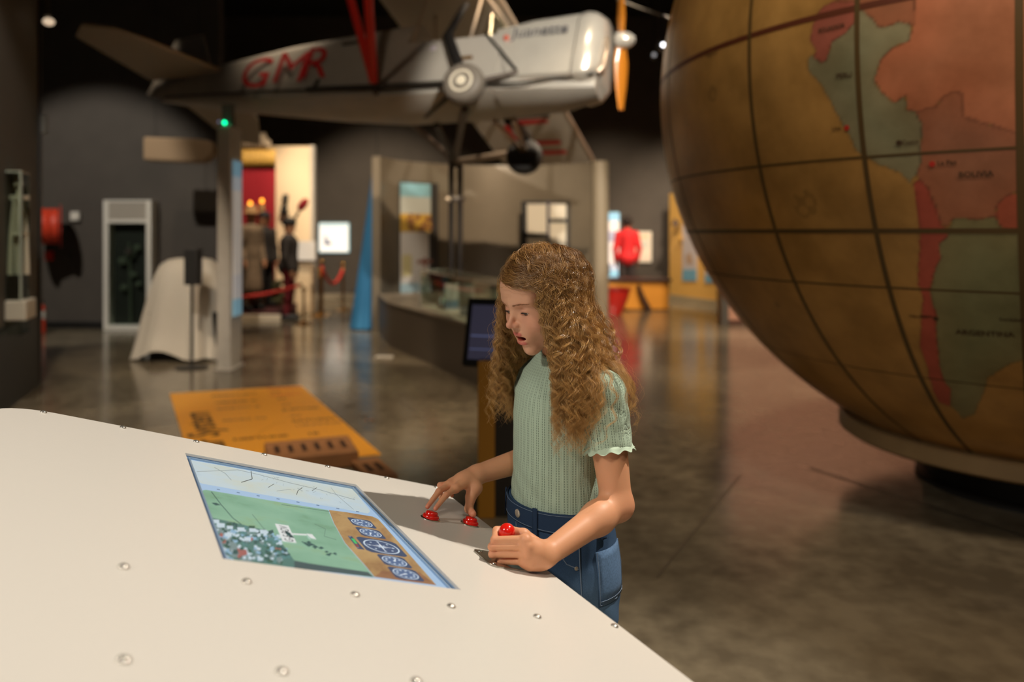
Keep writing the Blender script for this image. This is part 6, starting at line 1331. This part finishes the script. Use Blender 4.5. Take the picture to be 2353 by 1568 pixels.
M_DEN2 = mat('denim_dark', (44, 62, 88), .9, bump=.1, nscale=900, spec=.15); M_STITCH = mat('denim_stitch', (116, 134, 156), .8); M_BTN = mat('jeans_button', (206, 196, 180), .35, .6)
A_ = np.linspace(-math.pi, math.pi, 90)
strip_on([[(a, z) for a in A_] for z in (.8515, .853, .870, .8885, .8895)], .0016, 'waistband', M_DEN2, jeans, .0022)
for z in (.8545, .8865): 
    mb = MB(); mb.tube([wrap(a, z, .0032) for a in np.linspace(-2.2, 2.6, 80)], .0005, 5); mb.build('stitching', M_STITCH, jeans)
for a in (.62, -.75, 1.75, 2.7): strip_on([[(a-.05, z), (a+.05, z)] for z in (.838, .842, .868, .892, .895)], .0052, 'belt_loop', M_DEN2, jeans, .002)
bpos = wrap(.12, .8705, .003); MB().lathe([(.0085, -.001), (.0085, .0012), (.007, .0022), (.001, .0024)], bpos, tuple(BF*.99+BL*.12), 20).build('button', M_BTN, jeans, smooth=40)
mb = MB(); mb.tube([wrap(.02+.02*t, .851-.12*t, .001) for t in np.linspace(0, 1, 10)], .0011, 6); mb.build('fly_seam', M_STITCH, jeans)
# front pocket edge, side seam, patch pocket on the back of the hip
mb = MB(); mb.tube([wrap(.95, .850, .001), wrap(1.02, .82, .001), wrap(1.18, .795, .001), wrap(1.34, .787, .001)], .0012, 6); mb.build('pocket_seam', M_STITCH, jeans)
for a, z in ((.93, .843), (1.31, .7885)): MB().lathe([(.0042, 0), (.0038, .001), (.0005, .0014)], wrap(a, z, .0008), tuple(BF*math.cos(a)+BL*math.sin(a)), 12).build('rivet', M_BTN, jeans, smooth=40)
mb = MB(); mb.tube([wrap(1.36, z, .0012) for z in np.linspace(.85, .68, 14)], .0012, 6); mb.build('side_seam', M_STITCH, jeans)
pk = [(1.98, .818), (2.62, .815), (2.58, .715), (2.32, .700), (2.02, .716)]
strip_on([[(1.60+(2.28-1.60)*t, z) for t in np.linspace(0, 1, 8)] for z in (.713, .74, .77, .80, .816)], .0014, 'hip_pocket', attr_mat('blue_denim') if False else mat('denim_mid', (84, 114, 150), .85, noise=.2, nscale=300), jeans, .002)
mb = MB(); mb.tube([wrap(a, z, .003) for a, z in ((1.615, .816), (1.615, .77), (1.615, .715), (1.94, .715), (2.26, .715), (2.265, .77), (2.27, .816))], .0007, 5); mb.tube([wrap(a, .722, .003) for a in np.linspace(1.62, 2.25, 8)], .0006, 5); mb.build('pocket_stitching', M_STITCH, jeans)
for s_ in (-1, 1):
    o = BC+BL*.078*s_; sh = MB(); sh.tube([o-BF*.075+V3(0, 0, .036), o-BF*.02+V3(0, 0, .046), o+BF*.06+V3(0, 0, .04), o+BF*.125+V3(0, 0, .028)], [.033, .040, .040, .026], 14); sh.build('shoe', mat('canvas_shoe_white', (208, 202, 192), .7), girl, smooth=70)
# ------------------------------------------------------------------ hair: thousands of fine curled strands grouped in locks
rg = np.random.default_rng(21)
yF = V3(hF[0], hF[1], 0); yF /= np.linalg.norm(yF); YM = np.stack([hR, yF, V3(0, 0, 1)])     # upright frame with the head's yaw
PART = math.radians(40)
NL, NS, T = 580, 24, 54
TILT = math.radians(30)
c_h, s_h = math.cos(-hp), math.sin(-hp)
def scalp_pt(th, phi, lift):
    d = np.stack([np.sin(th)*np.sin(phi), np.sin(th)*np.cos(phi), np.cos(th)], -1)
    ct, st_ = math.cos(TILT), math.sin(TILT); d = np.stack([d[..., 0], d[..., 1]*ct-d[..., 2]*st_, d[..., 1]*st_+d[..., 2]*ct], -1)
    p = np.array((0, -.014, .027))+d*np.array((.0740, .0915, .0775))*lift[..., None]
    y, z = p[..., 1]*c_h-p[..., 2]*s_h, p[..., 1]*s_h+p[..., 2]*c_h        # pitch the skull into the upright frame
    return np.stack([p[..., 0], y, z], -1)*HS
def lerp(a, b, t): return a+(b-a)*t
def smooth01(t): t = np.clip(t, 0, 1); return t*t*(3-2*t)
phi0 = rg.uniform(-math.pi, math.pi, NL); ap = np.abs(phi0)
thmax = np.where(ap < 1.0, math.radians(98)-.02*ap, np.where(ap < 1.7, lerp(math.radians(98), math.radians(98), smooth01((ap-1.0)/.7)), math.radians(108)))
th0 = np.arccos(1-(1-np.cos(thmax))*rg.uniform(.0, 1, NL))
frontal = ap < 1.05
nfr = rg.random(NL) < .22                                         # extra locks right on the front hairline
phi0 = np.where(nfr, rg.uniform(-1.15, 1.05, NL), phi0); ap = np.abs(phi0)
thmax = np.where(ap < 1.0, math.radians(98)-.02*ap, np.where(ap < 1.7, lerp(math.radians(98), math.radians(98), smooth01((ap-1.0)/.7)), math.radians(108)))
th0 = np.where(nfr, thmax*rg.uniform(.86, 1.0, NL), np.minimum(th0, thmax))
side = np.where(phi0 > PART, 1.0, -1.0); side = np.where(np.abs(phi0) > 2.4, np.sign(phi0), side)
pmin = np.where(side > 0, math.radians(66), math.radians(60))+rg.random(NL)**1.6*math.radians(40)
phE = np.where(ap > pmin, phi0, side*pmin); phE = np.where((ap > pmin) & (np.sign(phi0) != side), phi0, phE)
phE = phE+rg.normal(0, .07, NL)
lay = rg.uniform(.74, 1.0, NL)**.8
zend = -rg.uniform(.235, .305, NL); zend = np.where(rg.random(NL) < .22, -rg.uniform(.13, .23, NL), zend)
zend = np.where((phE < 0) & (phE > -1.5), zend-.012, zend)
s = np.linspace(0, 1, T)[None, :]
thE = math.radians(97)
tsc = .42                                                          # share of the path that hugs the skull
t1 = np.clip(s/tsc, 0, 1); th = lerp(th0[:, None], thE, t1); th = np.maximum(th, th0[:, None]+0*th)
ph = lerp(phi0[:, None], phE[:, None], smooth01(t1*1.15)); 
lift = 1.02+(.13+.17*lay[:, None])*smooth01(t1*1.3)*.9
C = scalp_pt(th, ph, lift)
k = int(np.searchsorted(np.linspace(0, 1, T), tsc)); endp = C[:, k:k+1, :]
t2 = np.clip((s-tsc)/(1-tsc), 0, 1); ax = np.array((0, -.022)); rv = endp[:, :, :2]-ax; r0 = np.linalg.norm(rv, axis=-1)
rE = lay*(.146+.010*np.cos(phE-math.pi))*np.where(np.abs(phE) < 1.6, 1.0, 1.0)
r = lerp(r0, rE[:, None], smooth01(t2*1.25)); pe = phE[:, None]+(t2**1.5)*rg.normal(0, .16, NL)[:, None]
pe = np.where((np.abs(phE) < 1.5)[:, None], np.sign(phE)[:, None]*np.maximum(np.abs(pe), .98), pe)
th_ang = np.arctan2(rv[..., 0], rv[..., 1]); dA = (pe-th_ang+math.pi) % (2*math.pi)-math.pi; ang = th_ang+dA*smooth01(t2*1.6)
z = lerp(endp[..., 2], zend[:, None], t2**1.05)
H = np.stack([ax[0]+r*np.sin(ang), ax[1]+r*np.cos(ang), z], -1)
C = np.where((s <= tsc)[..., None], C, H)
C = .25*np.roll(C, 1, 1)+.5*C+.25*np.roll(C, -1, 1) if False else C
W = HC+C@YM
# keep clear of the clothes
def push(W, gap):
    sh = W.shape; P_ = W.reshape(-1, 3).astype(np.float32); sel = np.nonzero(P_[:, 2] < 1.215)[0]
    for _ in range(4):
        p = P_[sel]; d = shirt_out(p); e = .004; g = np.stack([shirt_out(p+f32(v)*e)-d for v in ((1, 0, 0), (0, 1, 0), (0, 0, 1))], 1); g[:, 2] *= .3; g /= np.maximum(np.linalg.norm(g, axis=1), 1e-6)[:, None]
        m_ = np.clip(gap-d, 0, .03)[:, None]; P_[sel] = p+g*m_
    return P_.reshape(sh).astype(float)
def shirt_out(p):
    d = torso(p, .003)
    for S, E, r_ in ((SHL, SLE_L, .051), (SHR, SLE_R, .05)): d = smin(d, s_cap(p, S, E, r_, .048), .02)
    return smin(d, s_cap(p, HC+hU*-.05-hF*.03, BC+V3(0, 0, 1.13)-BF*.014, .046, .054), .02)
W = push(W, .012)
# strands of each lock, curled
def frames(W):
    d = np.gradient(W, axis=1); d /= np.maximum(np.linalg.norm(d, axis=-1, keepdims=True), 1e-7); out = W-HC; out[..., 2] *= .3; e2 = out-d*(out*d).sum(-1, keepdims=True); e2 /= np.maximum(np.linalg.norm(e2, axis=-1, keepdims=True), 1e-6); return np.cross(d, e2), e2
seg = np.linalg.norm(np.diff(W, axis=1), axis=-1); arc_l = np.concatenate([np.zeros((NL, 1)), np.cumsum(seg, 1)], 1)
e1, e2 = frames(W)
rep = lambda a: np.repeat(a, NS, 0)
lam = rg.uniform(.030, .050, NL); amp = rg.uniform(.0055, .0115, NL); phs = rg.uniform(0, 6.28, NL); dirn = rg.choice([-1, 1], NL)
al = rep(arc_l); grow = smooth01((al-.015)/.15); A = rep(amp)[:, None]*(.22+.78*grow)*rep(lerp(1.0, 1.25, smooth01((arc_l-.2)/.15)))
kph = 2*math.pi*al/rep(lam)[:, None]*rep(dirn)[:, None]+rep(phs)[:, None]+rg.normal(0, .11, NL*NS)[:, None]+rg.normal(0, .05, (NL*NS, 1))*al*8
wd = .0042*(1-.55*smooth01((s-.5)/.5))*np.minimum(1, .35+s*5)
o1, o2 = rg.normal(0, 1, NL*NS)[:, None], rg.normal(0, .8, NL*NS)[:, None]
fr = rg.normal(0, 1, NL*NS)[:, None]*.0007*np.sin(al*rg.uniform(60, 190, NL*NS)[:, None]+rg.uniform(0, 6, NL*NS)[:, None])*grow
R1 = A*np.cos(kph)+wd*o1+fr; R2 = np.abs(A)*.75*np.sin(kph)+wd*o2+fr*.7
lowc = rep(np.clip(arc_l/.02, 0, 1)); R2 = np.maximum(R2, -.004-.004*lowc)
S = rep(W)+rep(e1)*R1[..., None]*lowc[..., None]+rep(e2)*R2[..., None]
# shorten strands a little at random
cut = rg.uniform(.86, 1.0, NL*NS); cut = np.where(rg.random(NL*NS) < .08, rg.uniform(.5, .85, NL*NS), cut)
tt = np.linspace(0, 1, T)[None, :]*cut[:, None]*(T-1); i0 = np.clip(np.floor(tt).astype(int), 0, T-2); fx = (tt-i0)[..., None]; rowi = np.arange(NL*NS)[:, None]
S = S[rowi, i0]*(1-fx)+S[rowi, i0+1]*fx
# fly-away hairs
nf = 260; sel = rg.choice(NL*NS, nf, False); Ff = S[sel].copy(); w_ = (np.linspace(0, 1, T)**1.3)[None, :, None]; oute = rep(e2)[sel]; Ff += oute*w_*rg.uniform(.004, .03, nf)[:, None, None]+rep(e1)[sel]*w_*rg.normal(0, .012, nf)[:, None, None]; Ff += (rg.normal(0, 1, (nf, 1, 3))*.006)*np.sin(np.linspace(0, 9, T))[None, :, None]*w_
S = np.concatenate([S, Ff]); n = len(S)
S = push(S, .0035)
rad = np.concatenate([rg.uniform(.00022, .00043, n-nf), rg.uniform(.00018, .0003, nf)])[:, None]*(1-.75*smooth01((np.linspace(0, 1, T)-.62)/.38))[None, :]
d = np.gradient(S, axis=1); d /= np.maximum(np.linalg.norm(d, axis=-1, keepdims=True), 1e-9); up = V3(.31, .42, .85); b1 = np.cross(d, up); b1 /= np.maximum(np.linalg.norm(b1, axis=-1, keepdims=True), 1e-6); b2 = np.cross(d, b1)
K = 3; ring = [S+(b1*math.cos(2*math.pi*j/K)+b2*math.sin(2*math.pi*j/K))*rad[..., None] for j in range(K)]
V = np.stack(ring, 2).reshape(-1, 3)
base = (np.arange(n)*T*K)[:, None, None]+(np.arange(T-1)*K)[None, :, None]; j = np.arange(K)[None, None, :]; j2 = (np.arange(K)+1) % K; j2 = j2[None, None, :]
F = np.stack([base+j, base+j2, base+K+j2, base+K+j], -1).reshape(-1, 4)
me = fast_mesh('hair', V, F)
ci = np.concatenate([np.repeat(rg.uniform(0, 1, NL), NS)*.6+rg.uniform(0, 1, NL*NS)*.4, rg.uniform(.3, 1, nf)])[:, None]
tip = np.linspace(0, 1, T)[None, :]**1.2; w_ = np.clip(.15+.55*tip+.5*(ci-.5), 0, 1)
cr = np.array(lin((122, 80, 42)))*(1-w_[..., None])+np.array(lin((248, 194, 116)))*w_[..., None]
set_col(me, np.repeat(cr.reshape(-1, 3), K, 0))
mh = attr_mat('curly_hair', .30, .85); hb = mh.node_tree.nodes['Principled BSDF']; hb.inputs['Coat Weight'].default_value = 0
hair = link('hair', me, mh, girl); hair['label'] = 'long golden brown curly hair'
